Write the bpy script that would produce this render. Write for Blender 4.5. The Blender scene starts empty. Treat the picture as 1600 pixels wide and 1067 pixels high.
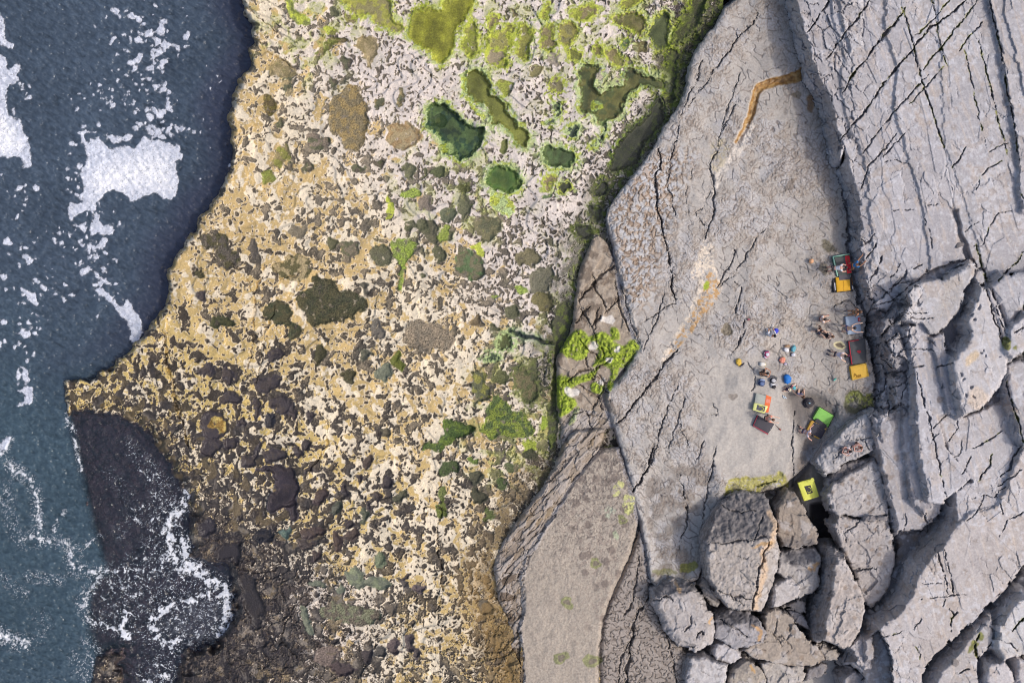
import bpy, math, random
import numpy as np
from mathutils import Vector, Matrix, Euler

# ------------------------------------------------------------------ camera, sky, sun, exposure
C = bpy.context.scene
H = 48.0                                   # camera height above the reef, metres
S = 0.045                                  # metres per plan pixel on the reef (1600 plan pixels = 72 m)
SUN_EL, SUN_AZ = 50.0, -14.0               # elevation; direction towards the sun measured from +X (counter-clockwise)
cam_d = bpy.data.cameras.new("camera"); cam = bpy.data.objects.new("camera", cam_d)
C.collection.objects.link(cam); C.camera = cam
cam.location = (0, 0, H); cam.rotation_euler = (0, 0, 0)
cam_d.sensor_width = 36.0; cam_d.lens = 36.0 * H / (1600 * S); cam_d.clip_end = 20000.0; cam_d.clip_start = 0.5
W = bpy.data.worlds.new("World"); C.world = W; W.use_nodes = True
wn = W.node_tree.nodes; wn.clear()
wo = wn.new("ShaderNodeOutputWorld"); wb = wn.new("ShaderNodeBackground"); ws = wn.new("ShaderNodeTexSky")
ws.sky_type = 'NISHITA'; ws.sun_disc = False; ws.sun_elevation = math.radians(SUN_EL)
ws.sun_rotation = math.radians(90 - SUN_AZ); ws.dust_density = 5.0; ws.air_density = 1.0; ws.ozone_density = 1.0
wb.inputs[1].default_value = 0.15
W.node_tree.links.new(ws.outputs[0], wb.inputs[0]); W.node_tree.links.new(wb.outputs[0], wo.inputs[0])
sun_d = bpy.data.lights.new("sun", 'SUN'); sun = bpy.data.objects.new("sun", sun_d); C.collection.objects.link(sun)
sun_d.energy = 1.4; sun_d.angle = math.radians(2.5); sun_d.color = (1.0, 0.95, 0.88)
_e, _a = math.radians(SUN_EL), math.radians(SUN_AZ)
sun.rotation_euler = Vector((math.cos(_e) * math.cos(_a), math.cos(_e) * math.sin(_a), math.sin(_e))).to_track_quat('Z', 'Y').to_euler()
C.view_settings.view_transform = 'Standard'; C.view_settings.look = 'None'
C.view_settings.exposure = 0.27; C.view_settings.gamma = 1.0
C.cycles.filter_width = 1.05
GAIN = 1.30                                # how much brighter a sunlit surface shows than its albedo

# ------------------------------------------------------------------ numpy noise
f32 = np.float32
_pr = np.random.RandomState(7).permutation(256)
PERM = np.concatenate([_pr, _pr, _pr]).astype(np.int32)
_ga = np.arange(16) * (2 * np.pi / 16)
GX, GY = np.cos(_ga).astype(f32), np.sin(_ga).astype(f32)
def perlin(x, y, seed=0):
    x = x + 17.31 * seed; y = y + 5.77 * seed
    xi = np.floor(x); yi = np.floor(y); xf = (x - xi).astype(f32); yf = (y - yi).astype(f32)
    xi = xi.astype(np.int32) & 255; yi = yi.astype(np.int32) & 255
    u = xf * xf * xf * (xf * (xf * 6 - 15) + 10); v = yf * yf * yf * (yf * (yf * 6 - 15) + 10)
    def g(ix, iy, dx, dy):
        h = PERM[PERM[ix] + iy] & 15
        return GX[h] * dx + GY[h] * dy
    a = g(xi, yi, xf, yf); b = g(xi + 1, yi, xf - 1, yf)
    c = g(xi, yi + 1, xf, yf - 1); d = g(xi + 1, yi + 1, xf - 1, yf - 1)
    a = a + (b - a) * u; c = c + (d - c) * u
    return (a + (c - a) * v) * f32(1.5)
def fbm(x, y, seed=0, o=3, g=0.5):
    r = 0; a = 1.0
    for k in range(o):
        r = r + a * perlin(x * 2 ** k, y * 2 ** k, seed + 3 * k); a *= g
    return r
def ridge(x, y, seed=0, o=2):              # thin bright lines, 0..1
    r = 0; a = 1.0; t = 0
    for k in range(o):
        r = r + a * (1 - np.minimum(np.abs(perlin(x * 2 ** k, y * 2 ** k, seed + 3 * k)) * 2, 1)); t += a; a *= 0.5
    return r / t
def hsh(ix, iy, k):
    h = PERM[(PERM[ix & 255] + (iy & 255)) & 255]
    return PERM[h + k].astype(f32) / 255
def worley(x, y, seed=0):                  # F1, F2, id of the nearest cell 0..1
    x = x + 31.7 * seed; y = y + 11.3 * seed
    xi = np.floor(x).astype(np.int32); yi = np.floor(y).astype(np.int32)
    f1 = np.full(x.shape, 9, f32); f2 = f1.copy(); idn = np.zeros(x.shape, f32)
    for dx in (-1, 0, 1):
        for dy in (-1, 0, 1):
            cx, cy = xi + dx, yi + dy
            d = np.hypot(cx + hsh(cx, cy, 11 + seed) - x, cy + hsh(cx, cy, 47 + seed) - y).astype(f32)
            m = d < f1
            f2 = np.where(m, f1, np.minimum(f2, d)); idn = np.where(m, hsh(cx, cy, 101 + seed), idn); f1 = np.where(m, d, f1)
    return f1, f2, idn
def uni(n, seed=1):                        # any field -> 0..1 with a flat histogram
    s = np.sort(np.random.RandomState(seed).choice(n.ravel(), 20000))
    return np.interp(n, s, np.linspace(0, 1, s.size)).astype(f32)
def ss(a, b, x):
    t = np.clip((x - a) / (b - a), 0, 1); return t * t * (3 - 2 * t)
def lin(r, g, b):                          # colour as the photograph shows it in the sun -> albedo
    f = lambda c: c / 12.92 if c <= 0.04045 else ((c + 0.055) / 1.055) ** 2.4
    return np.array([f(r / 255) / GAIN, f(g / 255) / GAIN, f(b / 255) / GAIN], f32)
def P(s):                                  # "x,y x,y ..." -> points
    return np.array([[float(q) for q in t.split(',')] for t in s.split()], float)
def spline(p, n=5, closed=True):
    p = np.asarray(p, float); N = len(p); out = []
    for i in range(N if closed else N - 1):
        if closed: a, b, c, d = p[i - 1], p[i], p[(i + 1) % N], p[(i + 2) % N]
        else: a, b, c, d = p[max(i - 1, 0)], p[i], p[i + 1], p[min(i + 2, N - 1)]
        for k in range(n):
            t = k / n
            out.append(0.5 * (2 * b + (c - a) * t + (2 * a - 5 * b + 4 * c - d) * t * t + (3 * b - a - 3 * c + d) * t ** 3))
    if not closed: out.append(p[-1])
    return np.array(out)
def at(px, py, z=0.0):                     # plan pixel at height z -> point in the world
    k = S * (H - z) / H
    return ((px - 800) * k, (533.5 - py) * k, z)

class Field:                               # a height and colour map over plan pixels
    def __init__(s, us, vs, warp=(3.0, 1.2), seed=0):
        s.us, s.vs = np.asarray(us, float), np.asarray(vs, float)
        s.U, s.V = [a.astype(f32) for a in np.meshgrid(s.us, s.vs)]
        s.sh = s.U.shape
        wx = warp[0] * perlin(s.U / 15, s.V / 15, 40 + seed) + warp[1] * perlin(s.U / 5, s.V / 5, 41 + seed)
        wy = warp[0] * perlin(s.U / 15, s.V / 15, 42 + seed) + warp[1] * perlin(s.U / 5, s.V / 5, 43 + seed)
        s.Uw, s.Vw = s.U + wx, s.V + wy
        s.Z = np.zeros(s.sh, f32); s.col = np.zeros(s.sh + (3,), f32); s.rough = np.full(s.sh, 0.85, f32)
    def blk(s):                            # angular cells: chipped, fractured outlines
        if not hasattr(s, '_b'):
            a = worley(s.U / 17 + .15 * perlin(s.U / 9, s.V / 9, 61), s.V / 13, 7)[2]; b = worley(s.U / 7, s.V / 6, 8)[2]; s._b = .68 * a + .32 * b
        return s._b
    def win(s, p, m):
        x0, y0 = p.min(0) - m; x1, y1 = p.max(0) + m
        return (slice(np.searchsorted(s.vs, y0), max(np.searchsorted(s.vs, y1), np.searchsorted(s.vs, y0))),
                slice(np.searchsorted(s.us, x0), max(np.searchsorted(s.us, x1), np.searchsorted(s.us, x0))))
    def sd(s, p, m=12, w=True):            # signed distance (inside > 0) in a window
        p = np.asarray(p, float); sl = s.win(p, m + 6)
        w = float(w); X, Y = s.U[sl] + w * (s.Uw[sl] - s.U[sl]), s.V[sl] + w * (s.Vw[sl] - s.V[sl])
        d2 = np.full(X.shape, 1e9, f32); ins = np.zeros(X.shape, bool)
        for i in range(len(p)):
            ax, ay = p[i - 1]; bx, by = p[i]; ex, ey = bx - ax, by - ay
            L = ex * ex + ey * ey
            if L < 1e-9: continue
            t = np.clip(((X - ax) * ex + (Y - ay) * ey) / L, 0, 1)
            d2 = np.minimum(d2, (X - ax - t * ex) ** 2 + (Y - ay - t * ey) ** 2)
            if by != ay:
                c = (ay > Y) != (by > Y)
                ins ^= c & (X < ex * (Y - ay) / ey + ax)
        d = np.sqrt(d2)
        return sl, np.where(ins, d, -d)
    def ld(s, p, m=10, w=True):            # distance to a polyline and the share of the way along it
        p = np.asarray(p, float); sl = s.win(p, m + 6)
        X, Y = (s.Uw[sl], s.Vw[sl]) if w else (s.U[sl], s.V[sl])
        d2 = np.full(X.shape, 1e9, f32); tt = np.zeros(X.shape, f32)
        n = len(p) - 1
        for i in range(n):
            ax, ay = p[i]; ex, ey = p[i + 1] - p[i]
            L = max(ex * ex + ey * ey, 1e-9)
            t = np.clip(((X - ax) * ex + (Y - ay) * ey) / L, 0, 1)
            d = (X - ax - t * ex) ** 2 + (Y - ay - t * ey) ** 2
            k = d < d2; d2 = np.where(k, d, d2); tt = np.where(k, (i + t) / n, tt)
        return sl, np.sqrt(d2), tt
    def paint(s, sl, m, c):
        m = np.clip(m, 0, 1)[..., None]
        s.col[sl] = s.col[sl] * (1 - m) + np.asarray(c, f32) * m
    def plate(s, p, z, tilt=(0, 0), w0=2.0, bev=0.0, bw=6.0, warp=True, lower=True, facets=(), zf=None, chip=0.0):
        """A slab of rock: top at z, walls as steep as its height asks for; paints over what lies there."""
        p = np.asarray(p, float); sl, d = s.sd(p, 60, warp)
        if chip: d = d + chip * (s.blk()[sl] - .5) * 2
        c = p.mean(0)
        zp = z + tilt[0] * (s.U[sl] - c[0]) / 100 + tilt[1] * (s.V[sl] - c[1]) / 100
        for (fx, fy, dx, dy, sl_) in facets:
            L = math.hypot(dx, dy)
            zp = np.minimum(zp, z - sl_ * ((s.U[sl] - fx) * dx + (s.V[sl] - fy) * dy) / L)
        if bev: zp = zp - bev * (1 - np.clip(d / bw, 0, 1)) ** 2
        if zf is not None: zp = zp + zf[sl]
        Z = s.Z[sl]; dz = np.maximum(zp - Z, 0)
        gy, gx = np.gradient(s.sd(p, 60, False)[1]); L = np.hypot(gx, gy) + 1e-6
        face = ((s.U[sl] - 800) * gx + (s.V[sl] - 533) * gy) / L / 48.0     # > 0: this wall looks at the camera
        w = w0 + np.maximum(dz * face, 0) * 0.95
        t = np.clip((d + w) / w, 0, 1)
        if not lower: t = np.where(zp > Z, t, 0)
        s.Z[sl] = Z + (zp - Z) * t
        return sl, d, t
    def groove(s, p, w=1.6, depth=0.3, moss=0.0, warp=True, taper=True, ga=1.0):
        p = np.asarray(p, float); s0 = s.win(p, w + 16)
        ux, uy = s.Uw[s0].copy(), s.Vw[s0].copy(); q = p[0, 0] * .01
        s.Uw[s0] += ga * 3.2 * perlin(s.U[s0] / 22, s.V[s0] / 22, 71) + 1.3 * perlin(s.U[s0] / 7, s.V[s0] / 7, 72)
        s.Vw[s0] += ga * 3.2 * perlin(s.U[s0] / 22, s.V[s0] / 22, 73) + 1.3 * perlin(s.U[s0] / 7, s.V[s0] / 7, 74)
        sl, d, t = s.ld(p, w + 8, True); s.Uw[s0] = ux; s.Vw[s0] = uy
        wl = w * (0.35 + 0.65 * np.sin(np.pi * np.clip(t, 0.02, 0.98)) ** 0.5) if taper else w
        wl = wl * np.clip(0.85 + 1.1 * perlin(s.U[sl] / 13, s.V[sl] / 13, 77) + .5 * perlin(s.U[sl] / 4, s.V[sl] / 4, 79), 0.12, 1.7)
        k = np.clip(1 - d / np.maximum(wl, 0.4), 0, 1)
        s.Z[sl] = s.Z[sl] - depth * np.minimum(k * 1.6, 1) * ss(0.15, 0.5, wl)
        fr = ss(w * 3.2 + 2, 0, d) * ss(.10, .02, np.abs(perlin(s.U[sl] / 7, s.V[sl] / 9, 80))) * ga   # splintered edges
        s.Z[sl] -= depth * .35 * fr
        if moss:
            mm = ss(0.0, 0.35, perlin(s.U[sl] / 16, s.V[sl] / 16, 78) + moss - 0.5) * ss(wl + 1.6, wl * 0.2, d)
            s.paint(sl, mm, MOSS)
        return sl, d, t
MOSS = lin(140, 140, 62)

def idw(U, V, pts, sig=75.0):              # control points x,y,values... -> smooth fields
    pts = np.asarray(pts, float); num = 0; den = 1e-12
    gx = np.arange(-400, 2000, 10.0); gy = np.arange(-400, 1500, 10.0)
    A, B = np.meshgrid(gx, gy); n = pts.shape[1] - 2
    num = np.zeros((n,) + A.shape); den = np.full(A.shape, 1e-30)
    for q in pts:
        d2 = (A - q[0]) ** 2 + (B - q[1]) ** 2
        w = np.exp(-d2 / (2 * sig * sig)) + 1e-6 / (1 + d2 / 1e4) ** 2
        den += w
        for k in range(n): num[k] += w * q[2 + k]
    num /= den
    x = (U + 400) / 10; y = (V + 400) / 10
    xi = np.clip(np.floor(x).astype(int), 0, A.shape[1] - 2); yi = np.clip(np.floor(y).astype(int), 0, A.shape[0] - 2)
    xf, yf = x - xi, y - yi
    return [((g[yi, xi] * (1 - xf) + g[yi, xi + 1] * xf) * (1 - yf) + (g[yi + 1, xi] * (1 - xf) + g[yi + 1, xi + 1] * xf) * yf).astype(f32) for g in num]

# ------------------------------------------------------------------ materials
def mat(name): 
    m = bpy.data.materials.new(name); m.use_nodes = True; m.node_tree.nodes.clear(); return m
def nodes(m):
    nt = m.node_tree
    def N(t, **k):
        n = nt.nodes.new(t)
        for a, v in k.items(): setattr(n, a, v)
        return n
    return nt, N, nt.links.new
def field_mat(name, amp=0.22, scale=9.0, bump=0.4, bscale=14.0, spec=0.35):
    """Attribute colour x fine 3-D noise, with bump: used for every rock surface."""
    m = mat(name); nt, N, L = nodes(m)
    out = N("ShaderNodeOutputMaterial"); b = N("ShaderNodeBsdfPrincipled")
    a = N("ShaderNodeAttribute", attribute_name="col"); r = N("ShaderNodeAttribute", attribute_name="rough")
    tc = N("ShaderNodeTexCoord"); n1 = N("ShaderNodeTexNoise"); n2 = N("ShaderNodeTexNoise")
    n1.inputs["Scale"].default_value = scale; n1.inputs["Detail"].default_value = 4; n1.inputs["Roughness"].default_value = 0.65
    n2.inputs["Scale"].default_value = bscale; n2.inputs["Detail"].default_value = 5; n2.inputs["Roughness"].default_value = 0.7
    mr = N("ShaderNodeMapRange"); mr.inputs[1].default_value = 0.25; mr.inputs[2].default_value = 0.75
    mr.inputs[3].default_value = 1 - amp; mr.inputs[4].default_value = 1 + amp
    vm = N("ShaderNodeVectorMath", operation='SCALE'); bp = N("ShaderNodeBump")
    bp.inputs["Strength"].default_value = bump; bp.inputs["Distance"].default_value = 0.06
    L(tc.outputs["Object"], n1.inputs["Vector"]); L(tc.outputs["Object"], n2.inputs["Vector"])
    L(n1.outputs[0], mr.inputs[0]); L(a.outputs["Color"], vm.inputs[0]); L(mr.outputs[0], vm.inputs["Scale"])
    L(vm.outputs[0], b.inputs["Base Color"]); L(r.outputs["Fac"], b.inputs["Roughness"])
    L(n2.outputs[0], bp.inputs["Height"]); L(bp.outputs[0], b.inputs["Normal"])
    b.inputs["Specular IOR Level"].default_value = spec
    L(b.outputs[0], out.inputs[0]); return m
def paint_mat(name, rgb, rough=0.7, amp=0.17, scale=7.0, bump=0.2, spec=0.4):
    m = mat(name); nt, N, L = nodes(m)
    out = N("ShaderNodeOutputMaterial"); b = N("ShaderNodeBsdfPrincipled"); tc = N("ShaderNodeTexCoord")
    n1 = N("ShaderNodeTexNoise"); n1.inputs["Scale"].default_value = scale; n1.inputs["Detail"].default_value = 4
    mx = N("ShaderNodeMix", data_type='RGBA'); c = np.asarray(rgb, float)
    mx.inputs[6].default_value = tuple(np.clip(c * (1 - amp), 0, 1)) + (1,); mx.inputs[7].default_value = tuple(np.clip(c * (1 + amp), 0, 1)) + (1,)
    bp = N("ShaderNodeBump"); bp.inputs["Strength"].default_value = bump; bp.inputs["Distance"].default_value = 0.02
    L(tc.outputs["Object"], n1.inputs["Vector"]); L(n1.outputs[0], mx.inputs[0]); L(mx.outputs[2], b.inputs["Base Color"])
    L(n1.outputs[0], bp.inputs["Height"]); L(bp.outputs[0], b.inputs["Normal"])
    b.inputs["Roughness"].default_value = rough; b.inputs["Specular IOR Level"].default_value = spec
    L(b.outputs[0], out.inputs[0]); return m
_pm = {}
def pm(r, g, b, rough=0.7, **k):           # a plain painted or woven surface, colour as seen in the sun
    key = (r, g, b, rough)
    if key not in _pm: _pm[key] = paint_mat("coat_%d_%d_%d" % (r, g, b), lin(r, g, b), rough, **k)
    return _pm[key]

# ------------------------------------------------------------------ objects
def tag(o, label=None, cat=None, group=None, kind=None):
    if label: o["label"] = label
    if cat: o["category"] = cat
    if group: o["group"] = group
    if kind: o["kind"] = kind
    return o
def link(name, me, m=None, parent=None):
    o = bpy.data.objects.new(name, me); C.collection.objects.link(o)
    if m is not None and me is not None: me.materials.append(m)
    if parent is not None: o.parent = parent
    return o
def grid_mesh(name, F, keep, material, smooth=True, extra=None, origin=None):
    """Link the quads of a field where keep (per vertex) holds."""
    k = keep[:-1, :-1] & keep[1:, :-1] & keep[:-1, 1:] & keep[1:, 1:]
    idx = np.arange(F.sh[0] * F.sh[1]).reshape(F.sh)
    q = np.stack([idx[1:, :-1][k], idx[1:, 1:][k], idx[:-1, 1:][k], idx[:-1, :-1][k]], 1)
    used, inv = np.unique(q.ravel(), return_inverse=True)
    kk = S * (H - F.Z.ravel()[used]) / H
    co = np.stack([(F.U.ravel()[used] - 800) * kk, (533.5 - F.V.ravel()[used]) * kk, F.Z.ravel()[used]], 1).astype(f32)
    if origin is not None: co -= np.asarray(origin, f32)
    me = bpy.data.meshes.new(name); nv, nq = len(used), len(q)
    me.vertices.add(nv); me.vertices.foreach_set("co", co.ravel())
    me.loops.add(nq * 4); me.loops.foreach_set("vertex_index", inv.astype(np.int32).ravel())
    me.polygons.add(nq); me.polygons.foreach_set("loop_start", np.arange(0, nq * 4, 4, dtype=np.int32))
    me.polygons.foreach_set("loop_total", np.full(nq, 4, np.int32))
    me.update(calc_edges=True)
    me.polygons.foreach_set("use_smooth", np.full(nq, smooth, bool))
    c = np.ones((nv, 4), f32); c[:, :3] = np.clip(F.col.reshape(-1, 3)[used], 0.004, 0.9)
    me.attributes.new("col", 'FLOAT_COLOR', 'POINT').data.foreach_set("color", c.ravel())
    me.attributes.new("rough", 'FLOAT', 'POINT').data.foreach_set("value", F.rough.ravel()[used])
    for n, a in (extra or {}).items():
        me.attributes.new(n, 'FLOAT', 'POINT').data.foreach_set("value", a.ravel()[used].astype(f32))
    o = link(name, me, material)
    if origin is not None: o.location = origin
    return o
def axis(lo, hi, step, mlo, mhi, mstep=9.0):
    a = np.arange(lo, hi + 1e-6, step)
    return np.concatenate([np.arange(lo - mlo, lo - 1, mstep) if mlo else [], a, np.arange(a[-1] + mstep, hi + mhi, mstep) if mhi else []])
STEP = 1.0
# ------------------------------------------------------------------ the reef: a pitted shelf with pools and algae
ZSEA = -2.6
PLAT0, WEDGE0 = P("1150,-300 1150,0 1131,15 1120,36 1105,54 1094,69 1078,105 1075,129 1069,150 1056,174 1037,200 1022,232 1000,260 975,292 952,325 949,340 952,360 960,390 967,425 976,467 982,485 997,535 997,548 975,585 950,612 947,622 960,665 972,705 985,747 990,767 1002,815 1010,855 1018,910 1040,930 1090,905 1102,860 1112,800 1135,772 1180,770 1222,758 1250,735 1266,718 1276,712 1300,700 1340,690 1400,665 1450,600 1450,-300"), P("935,368 925,374 917,395 910,412 903,440 899,470 896,500 890,525 878,545 870,560 870,590 870,640 876,662 880,690 900,672 960,668 962,640 951,612 985,560 1000,545 998,520 985,470 968,425 958,400 948,380")
R = Field(axis(60, 1130, STEP, 0, 0), axis(-30, 1097, STEP, 300, 300), (3.4, 0.7))
U, V = R.U, R.V
#        x, y,    z,   ochre, yellow, pits, tone, brown, green, fine
RC = [
 (400,40,0,.6,.0,.22,.3,.0,.25,.3),(380,160,0,.75,.0,.22,.25,.0,.0,.1),(370,260,0,.8,.0,.25,.3,.0,.05,.1),
 (470,60,0,.15,.0,.26,.3,.0,.6,.6),(480,150,0,.25,.0,.36,.32,.0,.25,.5),(440,230,0,.5,.0,.3,.3,.0,.1,.3),
 (600,120,0,.05,.0,.32,.3,.0,.2,.9),(660,130,0,.0,.0,.2,.3,.0,.2,1.),(560,240,0,.2,.0,.5,.22,.05,.1,.5),
 (650,280,0,.1,.0,.34,.3,.0,.4,.5),(760,60,0,.0,.0,.3,.35,.0,.5,.8),(850,70,0,.0,.0,.26,.4,.0,.4,.9),
 (950,30,0,.0,.0,.3,.4,.0,.5,.9),(870,160,0,.0,.0,.24,.4,.0,.35,1.),(800,140,0,.0,.0,.22,.4,.0,.2,1.),
 (1000,120,0,.0,.0,.62,.55,.3,.5,.9),(1050,60,0,.0,.0,.7,.7,.6,.7,.8),(930,250,0,.0,.0,.66,.55,.25,.2,.9),
 (860,300,0,.0,.0,.46,.5,.0,.1,1.),(820,260,0,.0,.0,.42,.45,.0,.3,1.),(760,320,0,.05,.0,.36,.35,.0,.6,.6),
 (690,350,0,.15,.0,.36,.3,.0,.4,.5),(620,370,0,.35,.0,.4,.35,.0,.3,.35),(540,310,0,.4,.0,.36,.3,.0,.1,.35),
 (450,320,0,.5,.0,.3,.35,.0,.05,.3),(340,350,0,.8,.0,.24,.4,.0,.05,.2),(300,430,0,.85,.05,.2,.6,.0,.0,.3),
 (370,460,0,.8,.05,.3,.65,.0,.1,.3),(430,420,0,.8,.0,.3,.5,.0,.1,.3),(520,400,0,.75,.0,.28,.4,.0,.1,.2),
 (600,450,0,.6,.0,.36,.45,.0,.05,.3),(680,440,0,.35,.0,.42,.4,.0,.15,.5),(760,430,0,.15,.0,.46,.38,.0,.15,.7),
 (830,420,0,.05,.0,.56,.42,.0,.15,.9),(885,430,0,.0,.0,.66,.5,.25,.45,.9),(890,500,0,.0,.0,.7,.6,.5,.7,.8),
 (830,490,0,.15,.0,.5,.35,.0,.2,.7),(740,490,0,.3,.0,.36,.35,.0,.1,.5),(660,530,0,.35,.0,.55,.25,.1,.0,.8),
 (580,520,0,.7,.0,.34,.5,.0,.05,.3),(500,520,0,.75,.0,.36,.65,.0,.1,.3),(420,530,0,.75,.1,.4,.8,.0,.05,.3),
 (300,520,-.2,.85,.25,.3,.8,.0,.0,.3),(240,550,-.4,.9,.6,.34,.92,.0,.0,.3),(170,600,-.8,.8,.8,.5,1.,.1,.0,.3),
 (250,620,-.5,.85,.8,.5,1.,.1,.0,.3),(340,600,-.2,.8,.5,.46,.92,.0,.0,.3),(420,600,-.1,.75,.35,.46,.88,.0,.0,.3),
 (500,600,0,.65,.15,.38,.7,.0,.05,.3),(580,590,0,.6,.05,.36,.55,.0,.1,.4),(660,600,0,.6,.0,.34,.5,.0,.1,.4),
 (730,590,0,.55,.0,.38,.45,.0,.2,.4),(800,560,0,.3,.0,.46,.42,.05,.5,.5),(850,620,0,.2,.0,.6,.45,.4,.6,.5),
 (800,660,0,.3,.0,.5,.45,.2,.8,.5),(720,660,0,.5,.0,.38,.5,.0,.3,.5),(650,660,0,.5,.05,.38,.6,.0,.05,.5),
 (570,660,0,.5,.15,.38,.72,.0,.05,.35),(490,670,0,.55,.4,.42,.85,.0,.0,.3),(410,660,-.15,.8,.85,.5,.95,.0,.0,.25),
 (330,670,-.4,.85,.9,.55,1.,.05,.0,.25),(270,690,-.9,.4,.3,.72,1.,.55,.0,.3),(200,660,-1.4,.3,.3,.8,1.,.6,.0,.3),
 (300,740,-1.0,.5,.5,.7,1.,.35,.0,.3),(370,730,-.5,.7,.6,.62,1.,.15,.0,.25),(440,740,-.3,.7,.8,.58,.97,.05,.0,.25),
 (520,740,-.1,.65,.6,.48,.92,.0,.0,.3),(600,740,0,.45,.3,.42,.85,.0,.05,.4),(680,740,0,.4,.1,.46,.8,.0,.05,.5),
 (760,740,0,.4,.0,.5,.75,.0,.45,.5),(830,720,0,.3,.0,.6,.5,.5,.4,.5),(340,810,-1.0,.3,.3,.85,1.,.7,.0,.4),
 (400,820,-.6,.4,.4,.7,1.,.35,.0,.4),(480,820,-.35,.55,.5,.62,.97,.1,.0,.3),(560,810,-.15,.65,.6,.52,.93,.0,.0,.3),
 (640,810,0,.4,.35,.4,.85,.0,.0,.4),(710,820,0,.3,.1,.42,.75,.0,.0,.6),(770,810,0,.6,.0,.5,.7,.35,.0,.7),
 (390,900,-.9,.2,.2,.86,1.,.75,.0,.6),(450,900,-.6,.2,.2,.76,.95,.5,.0,.6),(530,920,-.4,.2,.2,.66,.8,.4,.25,.6),
 (600,900,-.2,.35,.4,.56,.8,.2,.1,.4),(660,890,-.05,.4,.25,.4,.75,.0,.0,.4),(730,890,0,.4,.1,.4,.72,.0,.0,.6),
 (765,930,0,.95,.3,.36,.65,.45,.0,.7),(770,1000,0,.9,.3,.5,.6,.5,.0,.6),(690,960,-.05,.45,.15,.46,.72,.1,.0,.5),
 (620,980,-.2,.4,.2,.58,.75,.25,.0,.5),(540,1000,-.5,.2,.1,.74,.75,.5,.0,.6),(450,980,-.7,.15,.1,.82,.9,.6,.0,.6),
 (370,1000,-1.0,.15,.1,.9,1.,.8,.0,.6),(300,1040,-1.3,.15,.15,.9,1.,.8,.0,.6),(200,1040,-1.5,.3,.1,.8,1.,.6,.0,.6),
 (420,1060,-.9,.2,.2,.84,.9,.6,.0,.6),(520,1060,-.6,.2,.1,.74,.7,.5,.0,.5),(640,1050,-.3,.45,.2,.5,.65,.2,.0,.4),
 (720,1050,-.1,.7,.2,.46,.6,.3,.0,.5),(790,1060,0,.6,.1,.6,.5,.5,.0,.5)]
zb, oc, ye, pt, tn, br, gr, fi = idw(U, V, RC, 42)
zb = zb * 1.3
zm_ = .18 + 1.2 * uni(fbm(U / 55, V / 55, 33, 3)) ** 1.3
pt = pt * (1 - .38 * ss(.6, .95, fi) * (br < .2)) * (zm_ + (1.1 - zm_) * .75 * ss(.78, 1., tn))
# submerged corner, wash channel
def dip(poly, z, soft):
    global zb
    sl, d = R.sd(spline(P(poly)), 60); d = d + 9 * perlin(U[sl] / 24, V[sl] / 24, 51) + 4 * perlin(U[sl] / 8, V[sl] / 8, 52)
    t = ss(-soft, soft * 0.3, d); zb[sl] = np.minimum(zb[sl], zb[sl] + (z - zb[sl]) * t); return sl, t
SUBM = "112,656 150,650 205,662 235,690 262,735 285,770 292,800 290,850 300,880 340,885 358,920 352,970 330,1000 300,1003 285,1000 280,1040 262,1080 205,1080 205,1010 190,1000 150,1010 140,960 150,900 166,890 150,835 138,780 128,735"
dip(SUBM, -3.2, 22)
dip("285,880 330,885 358,915 357,965 335,1000 298,1003 280,960", -3.15, 10)
n1 = fbm(R.Uw / 9, R.Vw / 9, 3, 2, .4); n2 = fbm(R.Uw / 16, R.Vw / 16, 5, 3, .42)
nA, nB, nC = uni(n1), uni(n2), uni(fbm(R.Uw / 5.2, R.Vw / 5.2, 6, 2, .4))
f1, f2, cid = worley(R.Uw / 30 + 0.25 * n2, R.Vw / 30 + 0.25 * n1, 0)
g1, g2, gid = worley(R.Uw / 8.5, R.Vw / 8.5, 1); clus = ss(.35, .75, uni(fbm(U / 30, V / 30, 8, 2)))
rad = 0.10 + 0.30 * ((cid * 7.3) % 1.0) * np.clip(0.4 + pt, 0, 1)
has = cid < np.clip(pt * (1.15 - .5 * fi), 0, .8)
roundp = np.where(has, rad - f1, -1) * 0.9
rad2 = 0.12 + 0.26 * ((gid * 5.1) % 1.0); roundq = np.where(gid < np.clip(clus * (.25 + .9 * pt), 0, .85), rad2 - g1, -1) * 0.35
pf = np.maximum(np.maximum(nA - (1 - pt * (0.25 + 0.35 * fi)), nB - (1 - pt * (0.9 - 0.75 * fi))), (nC - (1 - pt * (.22 + .5 * ss(.35, .9, fi)))) * .8)
pit = np.maximum(np.maximum(pf, roundp), roundq)
big = np.maximum(roundp, np.where(nB - (1 - pt * (0.9 - 0.75 * fi)) > 0, 0.1, -1))
pit = pit + .022 * perlin(U / 3.6, V / 3.6, 35) + .03 * perlin(U / 7, V / 7, 36)
# thin veins joining the pits
vein = ridge(R.Uw / 34, R.Vw / 34, 21, 2)
pit = np.maximum(pit, (vein - 0.938) * 2.2 - .6 * (1 - ss(0.0, 0.3, pt + 0.2 * n2)) - .5 * ss(.5, .8, fi))
m_pit = ss(-0.012, 0.03, pit); rim = ss(-0.11, -0.025, pit) * (1 - m_pit)
lv = fbm(U / 60, V / 60, 9, 3); mv = fbm(U / 22, V / 22, 12, 3); hv = perlin(U / 3.1, V / 3.1, 15); hv2 = fbm(U / 2.2, V / 2.2, 17, 2)
CREAM, PINK, OCH, YEL = lin(238, 224, 198), lin(224, 213, 204), lin(198, 172, 120), lin(204, 180, 106)
base = PINK + (CREAM - PINK) * ss(0.05, 0.45, oc)[..., None]
R.col[:] = base * (1 + 0.10 * lv + 0.07 * mv + 0.05 * hv)[..., None]
uo = uni(mv + 0.7 * lv)
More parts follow.
